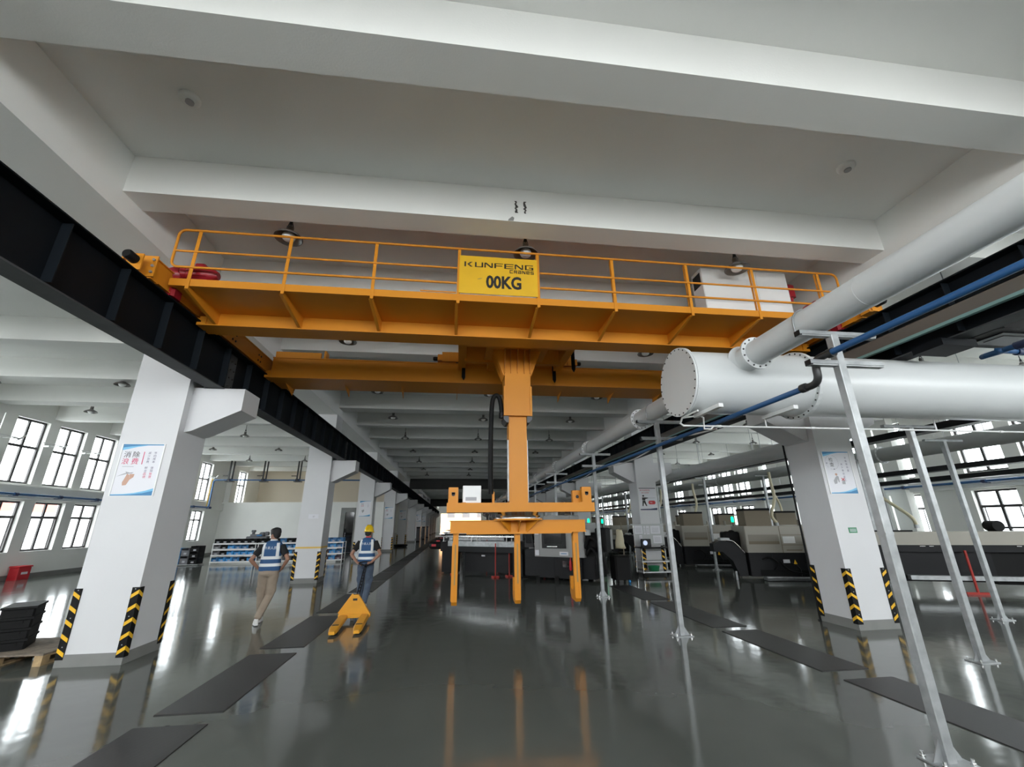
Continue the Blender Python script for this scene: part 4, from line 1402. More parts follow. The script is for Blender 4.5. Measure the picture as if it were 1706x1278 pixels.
def draw_waste(poly, txt, ct, w, h):
    head_foot(poly, w, h)
    txt('消', 0.07 * w, 0.735 * h, 0.12 * h, 3, 1.05, 0.015)
    txt('除', 0.29 * w, 0.735 * h, 0.12 * h, 3, 1.05, 0.015)
    txt('浪', 0.06 * w, 0.60 * h, 0.12 * h, 4, 1.05, 0.015)
    txt('费', 0.29 * w, 0.60 * h, 0.12 * h, 4, 1.05, 0.015)
    poly([(0.1 * w, 0.552 * h), (0.38 * w, 0.552 * h), (0.38 * w, 0.56 * h), (0.1 * w, 0.56 * h)], 7)
    ct('节约成本 体现智慧', 0.80 * w, 0.85 * h, 0.048 * h, 5, 0.0585 * h, 2)
    ct('减少浪费 树立品德', 0.655 * w, 0.85 * h, 0.048 * h, 5, 0.0585 * h, 2)
    poly([(0.545 * w, 0.85 * h), (0.545 * w, 0.60 * h), (0.565 * w, 0.60 * h), (0.565 * w, 0.85 * h)], 4)
    # two hands snapping a strip
    poly([(0.02 * w, 0.36 * h), (0.22 * w, 0.405 * h), (0.40 * w, 0.43 * h), (0.40 * w, 0.445 * h), (0.2 * w, 0.425 * h)], 7)
    poly([(0.27 * w, 0.42 * h), (0.33 * w, 0.39 * h), (0.36 * w, 0.30 * h), (0.31 * w, 0.20 * h), (0.22 * w, 0.19 * h), (0.2 * w, 0.25 * h), (0.24 * w, 0.34 * h)], 6, 2)
    poly([(0.33 * w, 0.41 * h), (0.45 * w, 0.41 * h), (0.44 * w, 0.35 * h), (0.36 * w, 0.30 * h)], 6, 3)
    poly([(0.22 * w, 0.46 * h), (0.36 * w, 0.43 * h), (0.42 * w, 0.45 * h), (0.38 * w, 0.42 * h), (0.24 * w, 0.42 * h)], 7, 3)


def draw_check(poly, txt, ct, w, h):
    head_foot(poly, w, h)
    txt('检', 0.20 * w, 0.755 * h, 0.10 * h, 3, 1.05, 0.015)
    txt('查', 0.20 * w, 0.64 * h, 0.10 * h, 3, 1.05, 0.015)
    for k in range(22):
        a = 2 * math.pi * k / 22
        a2 = 2 * math.pi * (k + 0.7) / 22
        if k in (5, 14):
            continue
        c = (0.30 * w, 0.74 * h)
        r0, r1 = 0.235 * w, 0.245 * w
        poly([(c[0] + r0 * math.cos(a), c[1] + r0 * math.sin(a)), (c[0] + r1 * math.cos(a), c[1] + r1 * math.sin(a)), (c[0] + r1 * math.cos(a2), c[1] + r1 * math.sin(a2)), (c[0] + r0 * math.cos(a2), c[1] + r0 * math.sin(a2))], 7)
    for u, v in ((0.10, 0.72), (0.33, 0.575)):
        poly([(u * w - 0.012, v * h), (u * w, v * h - 0.012), (u * w + 0.012, v * h), (u * w, v * h + 0.012)], 9, 2)
    ct('不能靠检查', 0.80 * w, 0.87 * h, 0.05 * h, 5, 0.075 * h)
    ct('减少事后返工', 0.60 * w, 0.72 * h, 0.05 * h, 5, 0.075 * h)
    # figure with a lens, bag with a cross
    head = [(0.35 * w + 0.045 * w * math.cos(2 * math.pi * k / 12), 0.45 * h + 0.03 * h * math.sin(2 * math.pi * k / 12)) for k in range(12)]
    poly([(0.28 * w, 0.37 * h), (0.36 * w, 0.42 * h), (0.42 * w, 0.40 * h), (0.42 * w, 0.27 * h), (0.38 * w, 0.26 * h), (0.36 * w, 0.34 * h), (0.32 * w, 0.24 * h), (0.22 * w, 0.22 * h), (0.2 * w, 0.30 * h)], 7)
    poly(head, 6, 2)
    poly([(0.50 * w, 0.22 * h), (0.62 * w, 0.22 * h), (0.63 * w, 0.28 * h), (0.57 * w, 0.33 * h), (0.51 * w, 0.28 * h)], 7, 1)
    poly([(0.50 * w, 0.31 * h), (0.52 * w, 0.30 * h), (0.64 * w, 0.36 * h), (0.62 * w, 0.37 * h)], 8, 3)
    poly([(0.52 * w, 0.37 * h), (0.50 * w, 0.36 * h), (0.61 * w, 0.30 * h), (0.63 * w, 0.31 * h)], 8, 4)


def draw_safety(poly, txt, ct, w, h):
    poly([(0, 0), (w, 0), (w, 0.10 * h), (0.6 * w, 0.06 * h), (0, 0.05 * h)], 9, 1)
    poly([(0, 0.97 * h), (w, 0.97 * h), (w, h), (0, h)], 3, 1)
    txt('离开机床要停机', 0.06 * w, 0.86 * h, 0.075 * h, 8, 0.9, 0.015)
    txt('操作人员须知', 0.15 * w, 0.75 * h, 0.06 * h, 8, 0.95, 0.015)
    head = [(0.24 * w + 0.06 * w * math.cos(2 * math.pi * k / 12), 0.64 * h + 0.04 * h * math.sin(2 * math.pi * k / 12)) for k in range(12)]
    poly(head, 3, 1)
    poly([(0.16 * w, 0.57 * h), (0.34 * w, 0.57 * h), (0.52 * w, 0.56 * h), (0.52 * w, 0.53 * h), (0.35 * w, 0.50 * h), (0.34 * w, 0.44 * h), (0.16 * w, 0.44 * h)], 3, 2)
    poly([(0.17 * w, 0.43 * h), (0.33 * w, 0.43 * h), (0.42 * w, 0.18 * h), (0.36 * w, 0.18 * h), (0.25 * w, 0.34 * h), (0.2 * w, 0.18 * h), (0.14 * w, 0.18 * h)], 3, 1)
    poly([(0.52 * w, 0.535 * h), (0.95 * w, 0.535 * h), (0.95 * w, 0.55 * h), (0.52 * w, 0.55 * h)], 7, 1)
    cap = [(0.60 * w + 0.09 * w * math.cos(a), 0.34 * h + 0.085 * h * math.sin(a)) for a in [math.pi / 2 + math.pi * k / 8 for k in range(9)]]
    cap += [(0.84 * w + 0.09 * w * math.cos(a), 0.34 * h + 0.085 * h * math.sin(a)) for a in [-math.pi / 2 + math.pi * k / 8 for k in range(9)]]
    poly(cap, 8, 1)
    txt('停机', 0.60 * w, 0.31 * h, 0.06 * h, 0, 0.9, 0.01)


def draw_faint(poly, txt, ct, w, h):
    head_foot(poly, w, h)
    txt('节约', 0.12 * w, 0.75 * h, 0.08 * h, 3, 1, 0.015)
    txt('资源', 0.12 * w, 0.64 * h, 0.08 * h, 4, 1, 0.015)
    ct('人人有责', 0.72 * w, 0.85 * h, 0.05 * h, 5, 0.065 * h)
    poly([(0.2 * w, 0.38 * h), (0.4 * w, 0.45 * h), (0.45 * w, 0.35 * h), (0.3 * w, 0.22 * h)], 7)


poster((-5.11, 7.15, 2.20), 0.57, 0.77, 'white and blue poster about waste with two hands, on the near left column', draw_waste)
poster((6.80, 7.15, 2.21), 0.55, 0.77, 'white and blue poster about inspection with small figure, on the near right column', draw_check)
poster((6.77, 15.55, 2.18), 0.66, 0.80, 'safety poster with black man figure and red lozenge, on the second right column', draw_safety)
poster((-5.07, COLY[3], 2.20), 0.56, 0.78, 'white poster with small black and red writing, on the third left column', draw_faint, 'posters on the far left columns')
poster((-5.07, COLY[4], 2.20), 0.56, 0.78, 'white poster on the fourth left column from the camera', draw_faint, 'posters on the far left columns')
poster((-5.07, COLY[5], 2.20), 0.56, 0.78, 'white poster on the fifth left column from the camera', draw_faint, 'posters on the far left columns')
for k in (7, 8):
    poster((-5.07, COLY[k], 2.20), 0.56, 0.78, 'white poster on the %s left column from the camera' % row_word[k - 1], draw_faint, 'posters on the far left columns')
mb = MB().box(-4.92, 15.543, 1.98, -4.60, 15.549, 2.12)
n = mb.build('notice', ['paper'])
tag(n, 'small plain white paper notice on the second left column', 'notice')
vs, fs, w_ = text2d('8T', 0.05)
MB().flat(vs, fs, (-4.78, 15.5425, 2.02), (1, 0, 0), (0, 0, 1)).build('notice_print', 'greyprint', n)
mb = MB().box(-5.203, 15.542, 1.045, -4.40, 15.549, 1.10).box(-4.399, 15.545, 1.045, -4.393, 16.31, 1.10)
tag(mb.build('yellow_tape', 'tapey'), 'yellow tape band around the second left column', 'tape')
mb = MB().box(6.97, 7.142, 1.53, 7.13, 7.149, 1.62)
n = mb.build('wall_notice', 'green')
tag(n, 'small green plate on the near right column', 'plate')
mb = MB()
for k in range(3):
    mb.box(6.985, 7.1405, 1.55 + k * 0.02, 7.115, 7.1415, 1.558 + k * 0.02)
mb.build('plate_print', 'paper', n)

# ================================================================== MACHINES
def lathe_front():
    t = thing('lathe', 'x', 'machine', (0, 0, 0))
    mb = MB().rbox(0, 0.06, 0.09, 1.62, 1.25, 0.72, 0.01)
    mb.box(0.0, 0.05, 0.09, 0.70, 0.07, 0.70).box(0.98, 0.03, 0.09, 1.62, 0.07, 0.42).box(0.98, 0.03, 0.62, 1.62, 0.07, 0.72)
    mb.box(1.62, 0.2, 0.09, 2.0, 1.25, 0.75)
    base = mb.build('machine_base', 'charcoal', t)
    for fx in (0.08, 0.75, 1.5):
        for fyy in (0.12, 1.1):
            MB().rbox(fx - 0.07, fyy - 0.07, 0, fx + 0.07, fyy + 0.07, 0.16, 0.01).build('machine_foot', 'black', base)
    MB().box(1.0, 0.024, 0.43, 1.5, 0.06, 0.61).build('tray_recess', 'glassdark', base)
    mb = MB().rbox(0, 0, 0.72, 1.75, 1.25, 1.76, 0.03)
    mb.box(0.02, -0.012, 0.74, 0.20, 0.0, 1.72).box(1.22, -0.012, 1.0, 1.73, 0.0, 1.72)
    body = mb.build('machine_housing', 'grey', t)
    mb = MB().rbox(0.30, -0.03, 0.98, 1.16, 0.0, 1.62, 0.02)
    dr_ = mb.build('sliding_door', 'blackpl', t)
    MB().box(0.40, -0.036, 1.12, 1.02, -0.03, 1.50).build('door_glass', 'glassdark', dr_)
    MB().box(0.50, -0.045, 1.02, 0.86, -0.03, 1.045).build('door_handle', 'chrome', dr_)
    for (a, b, c, d_) in ((0.04, 0.76, 0.18, 0.92), (0.04, 1.40, 0.18, 1.54), (0.92, 0.77, 1.22, 0.88)):
        MB().box(a, -0.016, b, c, -0.012 if a < .2 else 0.0, d_).build('machine_label', 'paper', body)
    MB().box(0.97, -0.018, 0.815, 1.17, -0.0155, 0.835).build('label_print', 'navy', body)
    mb = MB().box(-0.42, 0.1, 0.12, 0.0, 1.1, 0.92)
    mb.build('side_cabinet', 'grey' if False else 'charcoal', t)
    mb = MB().prism([(-0.40, 1.0), (-0.06, 0.98), (-0.14, 1.50), (-0.40, 1.52)], (0, 0.14, 0), (1, 0, 0), (0, 0, 1), 0.06)
    mo = mb.build('control_panel', 'blackpl', t)
    MB().prism([(-0.35, 1.12), (-0.13, 1.12), (-0.17, 1.44), (-0.36, 1.45)], (0, 0.074, 0), (1, 0, 0), (0, 0, 1), 0.005).build('panel_screen', 'glassdark', mo)
    mb = MB().tube([(1.30, -0.02, 0.72), (1.30, -0.05, 0.66), (1.30, -0.05, 0.60), (1.30, -0.05, 0.38), (1.30, -0.05, 0.34)], [0.012, 0.014, 0.035, 0.045, 0.02], 10)
    mb.build('grease_gun', 'redsign', t)
    # black spindle side unit with hoses and a round cover at the right
    mb = MB().rbox(1.75, 0.15, 0.75, 2.15, 1.2, 1.45, 0.05)
    mb.tube(smooth_pts([(1.75, 0.1, 1.0), (1.95, 0.0, 1.3), (2.2, -0.02, 1.2), (2.4, -0.05, 0.7), (2.45, 0.0, 0.3)], 4), 0.06, 10)
    mb.tube(smooth_pts([(1.8, 0.1, 0.8), (2.0, 0.02, 1.0), (2.15, 0.0, 0.8), (2.2, 0.0, 0.3)], 4), 0.05, 10)
    mb.rbox(2.1, 0.1, 0.9, 2.45, 0.6, 1.6, 0.04)
    mb.build('spindle_unit', 'black', t)
    MB().rbox(1.80, 0.0, 1.38, 1.98, 0.12, 1.55, 0.03).build('round_cover', 'pipeg', t)
    mb = MB().rbox(2.2, 0.62, 0.95, 2.45, 0.8, 1.55, 0.02)
    mb.build('switch_box', 'grey', t)
    mb = MB().rbox(0.2, 0.3, 1.76, 1.2, 1.1, 2.0, 0.02).cyl((0.4, 0.7, 2.0), (0.4, 0.7, 2.25), 0.1, 14)
    mb.build('mist_collector', 'grey', t)
    return t


def feeder():
    """bar feeder standing left of a lathe; local x runs away from the lathe"""
    t = thing('bar_feeder', 'x', 'machine', (0, 0, 0))
    mb = MB().rbox(-4.2, 0.2, 0.78, -0.6, 0.75, 1.12, 0.02).box(-4.0, 0.15, 1.12, -0.6, 0.8, 1.16)
    bd = mb.build('feeder_trough', 'charcoal', t)
    MB().box(-3.75, 0.10, 0.98, -0.7, 0.19, 1.16).box(-3.72, 0.095, 1.03, -0.72, 0.1, 1.05).build('bar_channel', 'galv', bd)
    MB().box(-4.3, 0.0, 1.30, -0.65, 0.06, 1.345).build('guide_rail', 'chrome', t)
    MB().box(-4.0, 0.35, 1.42, -1.0, 0.40, 1.46).box(-3.7, 0.55, 1.5, -1.2, 0.6, 1.53).build('upper_rail', 'chrome', t)
    MB().box(-4.0, 0.2, 1.36, -0.8, 0.35, 1.41).box(-3.6, 0.4, 1.47, -1.3, 0.54, 1.50).build('cover_strip', 'black', t)
    for x in (-3.9, -2.6, -1.1):
        MB().box(x - 0.02, 0.0, 1.14, x + 0.02, 0.55, 1.16).bar((x, 0.03, 1.15), (x, 0.03, 1.31), 0.03, 0.03).bar((x, 0.38, 1.15), (x, 0.38, 1.43), 0.03, 0.03).bar((x, 0.58, 1.15), (x, 0.58, 1.51), 0.03, 0.03).build('rail_bracket', 'white', t)
    for x0, x1 in ((-4.15, -3.6), (-1.0, -0.6)):
        MB().rbox(x0, 0.25, 0.05, x1, 0.7, 0.8, 0.015).build('feeder_pedestal', 'charcoal', t)
    mo = MB().tube([(-4.2, 0.3, 0.98), (-4.25, 0.3, 0.98), (-4.72, 0.3, 0.98), (-4.78, 0.3, 0.98)], [0.1, 0.14, 0.14, 0.1], 14).build('feed_motor', 'black', t)
    MB().box(-4.6, 0.155, 0.95, -4.38, 0.165, 1.03).build('motor_label', 'redsign', mo)
    MB().rbox(-3.3, 0.55, 0.1, -1.3, 1.1, 0.95, 0.03).build('coolant_tank', 'charcoal', t)
    MB().box(-2.5, 0.535, 0.62, -2.35, 0.552, 0.67).build('tank_label', 'paper', t)
    for x in (-3.35, -1.55, -1.25):
        yy = 0.02 if x != -1.25 else 0.45
        mb = MB().cyl((x, yy, 0.04), (x, yy, 1.1 if x == -1.55 else 0.98), 0.022, 10)
        mb.box(x - 0.15, yy - 0.03, 0.0, x + 0.15, yy + 0.03, 0.05).box(x - 0.03, yy - 0.14, 0.0, x + 0.03, yy + 0.14, 0.045)
        mb.build('adjusting_stand', 'redstand', t)
    return t


ANG = math.radians(-38)
L1 = lathe_front()
F1 = feeder()
mpos = [(2.61, 14.81)] + [(2.61, 14.81 + 4.3 * k) for k in range(1, 6)]
for k, (x, y) in enumerate(mpos):
    la = 'grey and black lathe in the middle hall, %s from the camera' % row_word[k]
    fa = 'black bar feeder with silver rails and red stands, middle hall, %s from camera' % row_word[k]
    if k == 0:
        place(L1, (x, y, 0), ANG); L1['label'] = la; L1['group'] = 'lathes of the middle row'
        place(F1, (x, y, 0), ANG); F1['label'] = fa; F1['group'] = 'bar feeders of the middle row'
    else:
        dup(L1, (x, y, 0), ANG, la)
        dup(F1, (x, y, 0), ANG, fa)


def lathe_rear():
    t = thing('lathe', 'x', 'machine', (0, 0, 0))
    mb = MB().rbox(0.02, 0.05, 0.10, 2.0, 1.3, 0.82, 0.02).box(0.7, 0.03, 0.62, 1.9, 0.06, 0.80)
    base = mb.build('machine_base', 'charcoal', t)
    MB().box(1.0, -0.004, 0.50, 1.18, 0.028, 0.60).build('machine_label', 'paper', base)
    MB().prism([(1.28, 0.47), (1.38, 0.47), (1.33, 0.60)], (0, 0.0, 0), (1, 0, 0), (0, 0, 1), 0.01).build('warning_label', 'yellow', base)
    MB().box(0.3, 0.04, 0.13, 2.0, 0.05, 0.3).build('lower_cover', 'black', base)
    MB().box(0.35, -0.25, 0.02, 2.1, 0.05, 0.10).box(0.35, -0.25, 0.02, 2.1, -0.235, 0.13).build('drip_tray', 'galv', base)
    mb = MB().rbox(0.0, 0.0, 0.80, 2.0, 1.25, 1.60, 0.02)
    body = mb.build('machine_housing', 'beige', t)
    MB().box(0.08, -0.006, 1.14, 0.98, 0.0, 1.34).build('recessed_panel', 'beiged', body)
    MB().box(0.08, -0.012, 1.05, 0.98, 0.0, 1.14).build('panel_strip', 'brown', body)
    MB().box(1.10, -0.008, 1.08, 1.45, 0.0, 1.28).build('white_label', 'white', body)
    MB().box(1.035, -0.012, 0.80, 1.05, 0.0, 1.60).box(1.05, -0.01, 1.32, 2.0, 0.0, 1.335).box(1.05, -0.01, 1.02, 2.0, 0.0, 1.035).build('panel_joint', 'brown', body)
    MB().box(1.15, -0.01, 0.86, 1.6, 0.0, 0.89).build('vent_slot', 'brown', body)
    mb = MB().rbox(0.15, 0.2, 1.60, 0.95, 0.95, 2.15, 0.015)
    tb = mb.build('top_box', 'brown', t)
    MB().box(0.145, 0.19, 2.08, 0.955, 0.96, 2.155).build('box_lid', 'black', tb)
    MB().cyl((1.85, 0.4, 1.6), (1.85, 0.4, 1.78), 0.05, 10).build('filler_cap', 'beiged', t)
    # chip conveyor on the left: inclined casing, discharge head
    prof = [(-0.05, 0.1), (-0.05, 0.75), (-0.35, 1.10), (-0.75, 1.16), (-0.98, 1.06), (-0.98, 0.82), (-0.72, 0.82), (-0.45, 0.55), (-0.30, 0.1)]
    mb = MB().prism(prof, (0, 0.55, 0), (1, 0, 0), (0, 0, 1), 0.42)
    cv = mb.build('chip_conveyor', 'charcoal', t)
    mb = MB().tube(smooth_pts([(-0.06, 0.12, 0.79), (-0.34, 0.12, 1.13), (-0.6, 0.12, 1.17), (-0.75, 0.12, 1.17)], 3), 0.015, 6)
    mb.build('conveyor_trim', 'chrome', cv)
    MB().rbox(-0.72, 0.2, 1.16, -0.42, 0.5, 1.24, 0.02).build('gear_motor', 'pipeg', cv)
    mb = MB()
    for (a, b, c, d_) in ((-0.4, 1.2, 0.0, 1.1), (-0.55, 1.18, 0.02, 1.35), (-0.3, 1.05, 0.05, 1.25)):
        mb.tube(smooth_pts([(a, 0.5, b - .02), (a + 0.08, 0.55, b + 0.2), (a + 0.25, 0.6, b + 0.22), (c, 0.6, d_)], 4), 0.035, 8)
    mb.rbox(-0.45, 0.5, 0.9, 0.0, 1.1, 1.42, 0.04)
    mb.build('hose_bundle', 'black', t)
    mb = MB()
    for pts in ([(0.4, 0.02, 0.6), (0.6, -0.05, 0.66), (0.8, -0.05, 0.5), (0.7, 0.0, 0.3)], [(0.9, 0.02, 0.55), (1.1, -0.06, 0.3), (1.5, -0.08, 0.2), (2.0, -0.08, 0.15)], [(1.2, 0.0, 0.5), (1.4, -0.05, 0.35), (1.4, -0.05, 0.1)], [(1.6, 0.0, 0.5), (1.9, -0.06, 0.62), (2.05, -0.02, 0.7)]):
        mb.tube(smooth_pts(pts, 4), 0.022, 8)
    mb.build('coolant_hose', 'black', t)
    MB().cyl((1.75, -0.02, 0.2), (1.75, -0.02, 0.34), 0.03, 8).cyl((-0.42, 0.1, 0.0), (-0.42, 0.1, 0.25), 0.035, 8).build('floor_valve', 'galv', t)
    return t


R1 = lathe_rear()
ANR = math.radians(-16)
rpos = [(9.25, 13.35), (9.35, 17.55), (9.35, 21.8), (9.35, 26.0), (9.35, 30.2), (9.35, 34.4)]
for k, (x, y) in enumerate(rpos):
    la = 'beige lathe with brown top box, inner right bay row, %s from camera' % row_word[k]
    if k == 0:
        place(R1, (x, y, 0), ANR); R1['label'] = la; R1['group'] = 'lathes of the right bay'
    else:
        dup(R1, (x, y, 0), ANR, la)
for k in range(5):
    dup(R1, (13.4, 17.2 + 4.2 * k, 0), ANR, 'beige lathe in the outer row of the right bay, %s from the camera' % row_word[k])

# the long feeder and its machine right of the near column
t = thing('bar_feeder', 'long beige topped black bar feeder with red stand, right of near right column', 'machine', (12.8, 10, 0))
a = math.radians(-22)
U, W_ = Vector((math.cos(a), math.sin(a), 0)), Vector((-math.sin(a), math.cos(a), 0))
O_ = Vector((10.15, 10.95, 0))


def fb(x0, y0, z0, x1, y1, z1):
    mb = MB().box(x0, y0, z0, x1, y1, z1)
    mb.v = [tuple(O_ + U * x + W_ * y + Vector((0, 0, z))) for x, y, z in mb.v]
    return mb


def fcyl(p, q, r, n=10):
    mb = MB().cyl(p, q, r, n)
    mb.v = [tuple(O_ + U * x + W_ * y + Vector((0, 0, z))) for x, y, z in mb.v]
    return mb


fb(0.2, 0, 1.12, 6.0, 0.8, 1.44).build('feeder_cover', 'beige', t)
fb(0.2, 0.02, 0.95, 6.0, 0.8, 1.12).build('feeder_beam', 'charcoal', t)
fb(0.3, 0.12, 0.25, 3.4, 0.8, 0.95).build('feeder_cabinet', 'charcoal', t)
fb(3.4, 0.16, 0.2, 4.4, 0.8, 0.95).build('feeder_opening', 'black', t)
fb(4.4, 0.12, 0.25, 6.0, 0.8, 0.95).build('feeder_cabinet', 'charcoal', t)
fb(1.5, -0.05, 0.30, 4.3, 0.1, 0.40).build('bar_channel', 'galv', t)
fb(4.3, -0.05, 0.78, 6.0, 0.06, 0.86).build('guide_rail', 'galv', t)
fb(4.5, -0.03, 0.52, 6.0, 0.06, 0.57).build('guide_rail', 'chrome', t)
mb = fcyl((2.75, -0.12, 0.05), (2.75, -0.12, 1.0), 0.028)
s2 = fb(2.5, -0.16, 0.0, 3.05, -0.08, 0.05)
mb.add(s2.v, s2.f)
mb.build('adjusting_stand', 'redstand', t)
fb(0.35, 0.1, 0.03, 0.8, 0.7, 0.25).build('feeder_foot', 'black', t)
fb(5.2, 0.1, 0.03, 5.8, 0.7, 0.25).build('feeder_foot', 'black', t)
fb(1.9, -0.01, 1.085, 2.02, 0.0, 1.10).build('cover_latch', 'chrome', t)
fb(2.1, -0.01, 1.085, 2.2, 0.0, 1.10).build('cover_latch', 'chrome', t)
fb(3.9, -0.01, 1.085, 4.0, 0.0, 1.10).build('cover_latch', 'chrome', t)
fb(0.7, 0.3, 1.44, 2.0, 0.34, 1.48).build('cover_handle', 'black', t)
fcyl((3.85, 0.25, 1.57), (3.85, 0.6, 1.57), 0.13, 16).build('top_motor', 'black', t)
fb(3.98, 0.35, 1.50, 4.5, 0.45, 1.55).build('motor_shaft', 'black', t)
fb(3.78, 0.3, 1.44, 3.92, 0.55, 1.47).build('motor_foot', 'black', t)
t = thing('lathe', 'grey lathe end with red lettered label just right of the near right column', 'machine', (9.4, 11.6, 0))
fb(-0.3, 0.0, 0.08, 0.16, 1.2, 0.95).build('machine_base', 'grey', t)
fb(-0.3, 0.0, 0.95, 0.16, 1.2, 1.46).build('machine_housing', 'beige', t)
fb(-0.1, -0.012, 0.30, 0.1, 0.0, 0.44).build('machine_label', 'paper', t)
fb(-0.1, -0.05, 0.12, 0.3, 0.0, 0.27).build('warning_label', 'redsign', t)
fb(-0.2, -0.02, 0.8, 0.14, 0.0, 0.93).build('control_strip', 'black', t)
fcyl((-0.02, 0.0, 0.72), (-0.02, -0.05, 0.72), 0.04).build('stop_button', 'redsign', t)

# cream hoses from the mains to the lathes, beacons
hz = 0
for (a, b, wd) in (((10.95, 13.9, 3.05), (10.75, 13.75, 1.70), 'first'), ((10.6, 18.4, 3.05), (10.5, 18.2, 1.70), 'second'), ((11.0, 22.4, 3.1), (10.5, 22.4, 1.75), 'third'), ((14.4, 18.3, 3.1), (14.6, 18.0, 1.70), 'fourth'), ((14.0, 13.1, 2.75), (14.3, 12.2, 1.6), 'fifth'), ((11.0, 26.6, 3.1), (10.5, 26.6, 1.75), 'sixth')):
    a, b = Vector(a), Vector(b)
    mb = MB().tube(smooth_pts([a + Vector((0, 0, 0.35)), a, a * 0.6 + b * 0.4 + Vector((0.06, 0, 0)), b + Vector((-0.12, 0, 0.25)), b], 5), 0.05, 10)
    o = mb.build('suction_hose', 'cream')
    tag(o, 'cream suction hose hanging down among the right bay lathes, %s from the camera' % wd, 'hose', 'cream suction hoses')
    MB().cyl(b, b - Vector((0, 0, 0.1)), 0.065, 12).build('hose_cuff', 'galv', o)
for x, y, wd in ((12.2, 18.3, 'near the third galvanised post'), (14.7, 13.7, 'above the long feeder at right'), (6.3, 20.6, 'left of the second right column'), (8.3, 24.5, 'farther left of the second right column')):
    t = thing('signal_beacon', 'small green lit beacon on a pole, %s' % wd, 'beacon', (x, y, 0))
    MB().cyl((x, y, 0), (x, y, 1.72), 0.02, 8).box(x - 0.1, y - 0.1, 0, x + 0.1, y + 0.1, 0.02).build('beacon_pole', 'charcoal', t)
    MB().lathe([(0, 0), (0.05, 0), (0.06, 0.08), (0.055, 0.2), (0.03, 0.24), (0, 0.24)], (x, y, 1.72), 12).build('beacon_lens', 'greenlamp', t)

# louvre on the right window wall
lv = thing('louvre_panel', 'grey slatted louvre panel standing before the right windows', 'louvre', (17.5, 16.3, 1.4))
y0, y1 = 15.9, 16.9
MB().box(17.46, y0 - 0.05, 1.2, 17.56, y0, 3.35).box(17.46, y1, 1.2, 17.56, y1 + 0.05, 3.35).box(17.46, y0, 3.3, 17.56, y1, 3.35).box(17.54, y0, 1.2, 17.56, y1, 3.3).build('louvre_frame', 'pipeg', lv)
for lx in (y0 - 0.02, y1 + 0.02):
    MB().cyl((17.51, lx, 0), (17.51, lx, 1.2), 0.03, 8).build('louvre_leg', 'galv', lv)
for k in range(12):
    z = 1.25 + 0.17 * k
    MB().prism([(0, 0), (0.012, 0), (0.062, 0.13), (0.05, 0.13)], (17.47, y1, z), (1, 0, 0), (0, 0, 1), y1 - y0).build('slat', 'pipeg', lv)

# ---- right column foot: trolley with board, bins
t = thing('tool_trolley', 'shelf trolley with striped legs, paper board and green tub, before the second right column', 'trolley', (6.85, 15.05, 0))
tx0, tx1, ty0, ty1 = 6.33, 7.45, 14.78, 15.33
for x in (tx0, tx1):
    for y in (ty0, ty1):
        MB().cyl((x, y, 0.1), (x, y, 0.92 if y == ty0 else 1.68), 0.016, 8).build('leg', 'chrome', t)
        cm = MB().cyl((x - 0.02, y, 0.045), (x + 0.02, y, 0.045), 0.045, 12).box(x - 0.025, y - 0.02, 0.05, x + 0.025, y + 0.02, 0.11)
        cm.build('caster', 'black', t)
for z, m_ in ((0.14, 'white'), (0.47, 'white'), (0.90, 'black')):
    MB().box(tx0 - 0.02, ty0, z, tx1 + 0.02, ty1, z + 0.02).box(tx0 - 0.03, ty0 - 0.02, z - 0.01, tx1 + 0.03, ty0 + 0.01, z + 0.025).build('shelf', m_ if m_ == 'black' else 'pipew', t)
bd = MB().box(tx0 + 0.0, ty1 - 0.02, 0.98, tx1, ty1 - 0.005, 1.66).box(tx0 - 0.1, ty1 - 0.04, 1.66, tx1 + 0.02, ty1 + 0.0, 1.70).build('notice_board', 'pipeg', t)
for (x, z, w, h) in ((6.36, 1.36, 0.30, 0.28), (6.70, 1.34, 0.07, 0.29), (6.80, 1.34, 0.12, 0.29), (6.96, 1.36, 0.36, 0.27), (7.03, 1.04, 0.32, 0.26), (6.52, 1.12, 0.1, 0.2)):
    mb = MB().box(x, ty1 - 0.026, z, x + w, ty1 - 0.021, z + h)
    for q in range(4):
        mb.box(x + 0.15 * w, ty1 - 0.027, z + h * (0.2 + 0.16 * q), x + 0.85 * w, ty1 - 0.0255, z + h * (0.24 + 0.16 * q), 1)
    mb.build('paper_sheet', ['paper', 'greyprint'], bd)
for x in (tx0 + 0.02, tx1 - 0.35):
    mb = MB().box(x - 0.03, ty0 + 0.05, 0.16, x + 0.06, ty0 + 0.06, 0.89)
    for q in range(4):
        z = 0.2 + 0.18 * q
        mb.add([(x - 0.03, ty0 + 0.048, z + 0.06), (x + 0.06, ty0 + 0.048, z), (x + 0.06, ty0 + 0.048, z + 0.06), (x - 0.03, ty0 + 0.048, z + 0.12)], [(0, 1, 2, 3)], 1)
    mb.build('striped_panel', ['black', 'yellow'], t)
mb = MB().lathe([(0.0, 0), (0.16, 0), (0.20, 0.16), (0.205, 0.17), (0.19, 0.17), (0.15, 0.03), (0, 0.03)], (6.80, 15.0, 0.161), 20)
tag(mb.build('plastic_tub', 'green'), 'round green plastic tub on the lowest trolley shelf', 'tub')
mb = MB().rbox(6.42, 14.95, 0.925, 6.78, 15.02, 1.20, 0.015)
o = tag(mb.build('tablet_gauge', 'blackpl'), 'small black gauge with a bright round dial on the trolley top', 'gauge')
MB().lathe([(0, 0), (0.075, 0), (0.075, 0.004), (0, 0.004)], (0, 0, 0), 18).build('tmp', 'screen') if False else None
cm = MB().cyl((6.56, 14.951, 1.07), (6.56, 14.946, 1.07), 0.08, 18)
cm.build('dial', 'screen', o)
mb = MB()
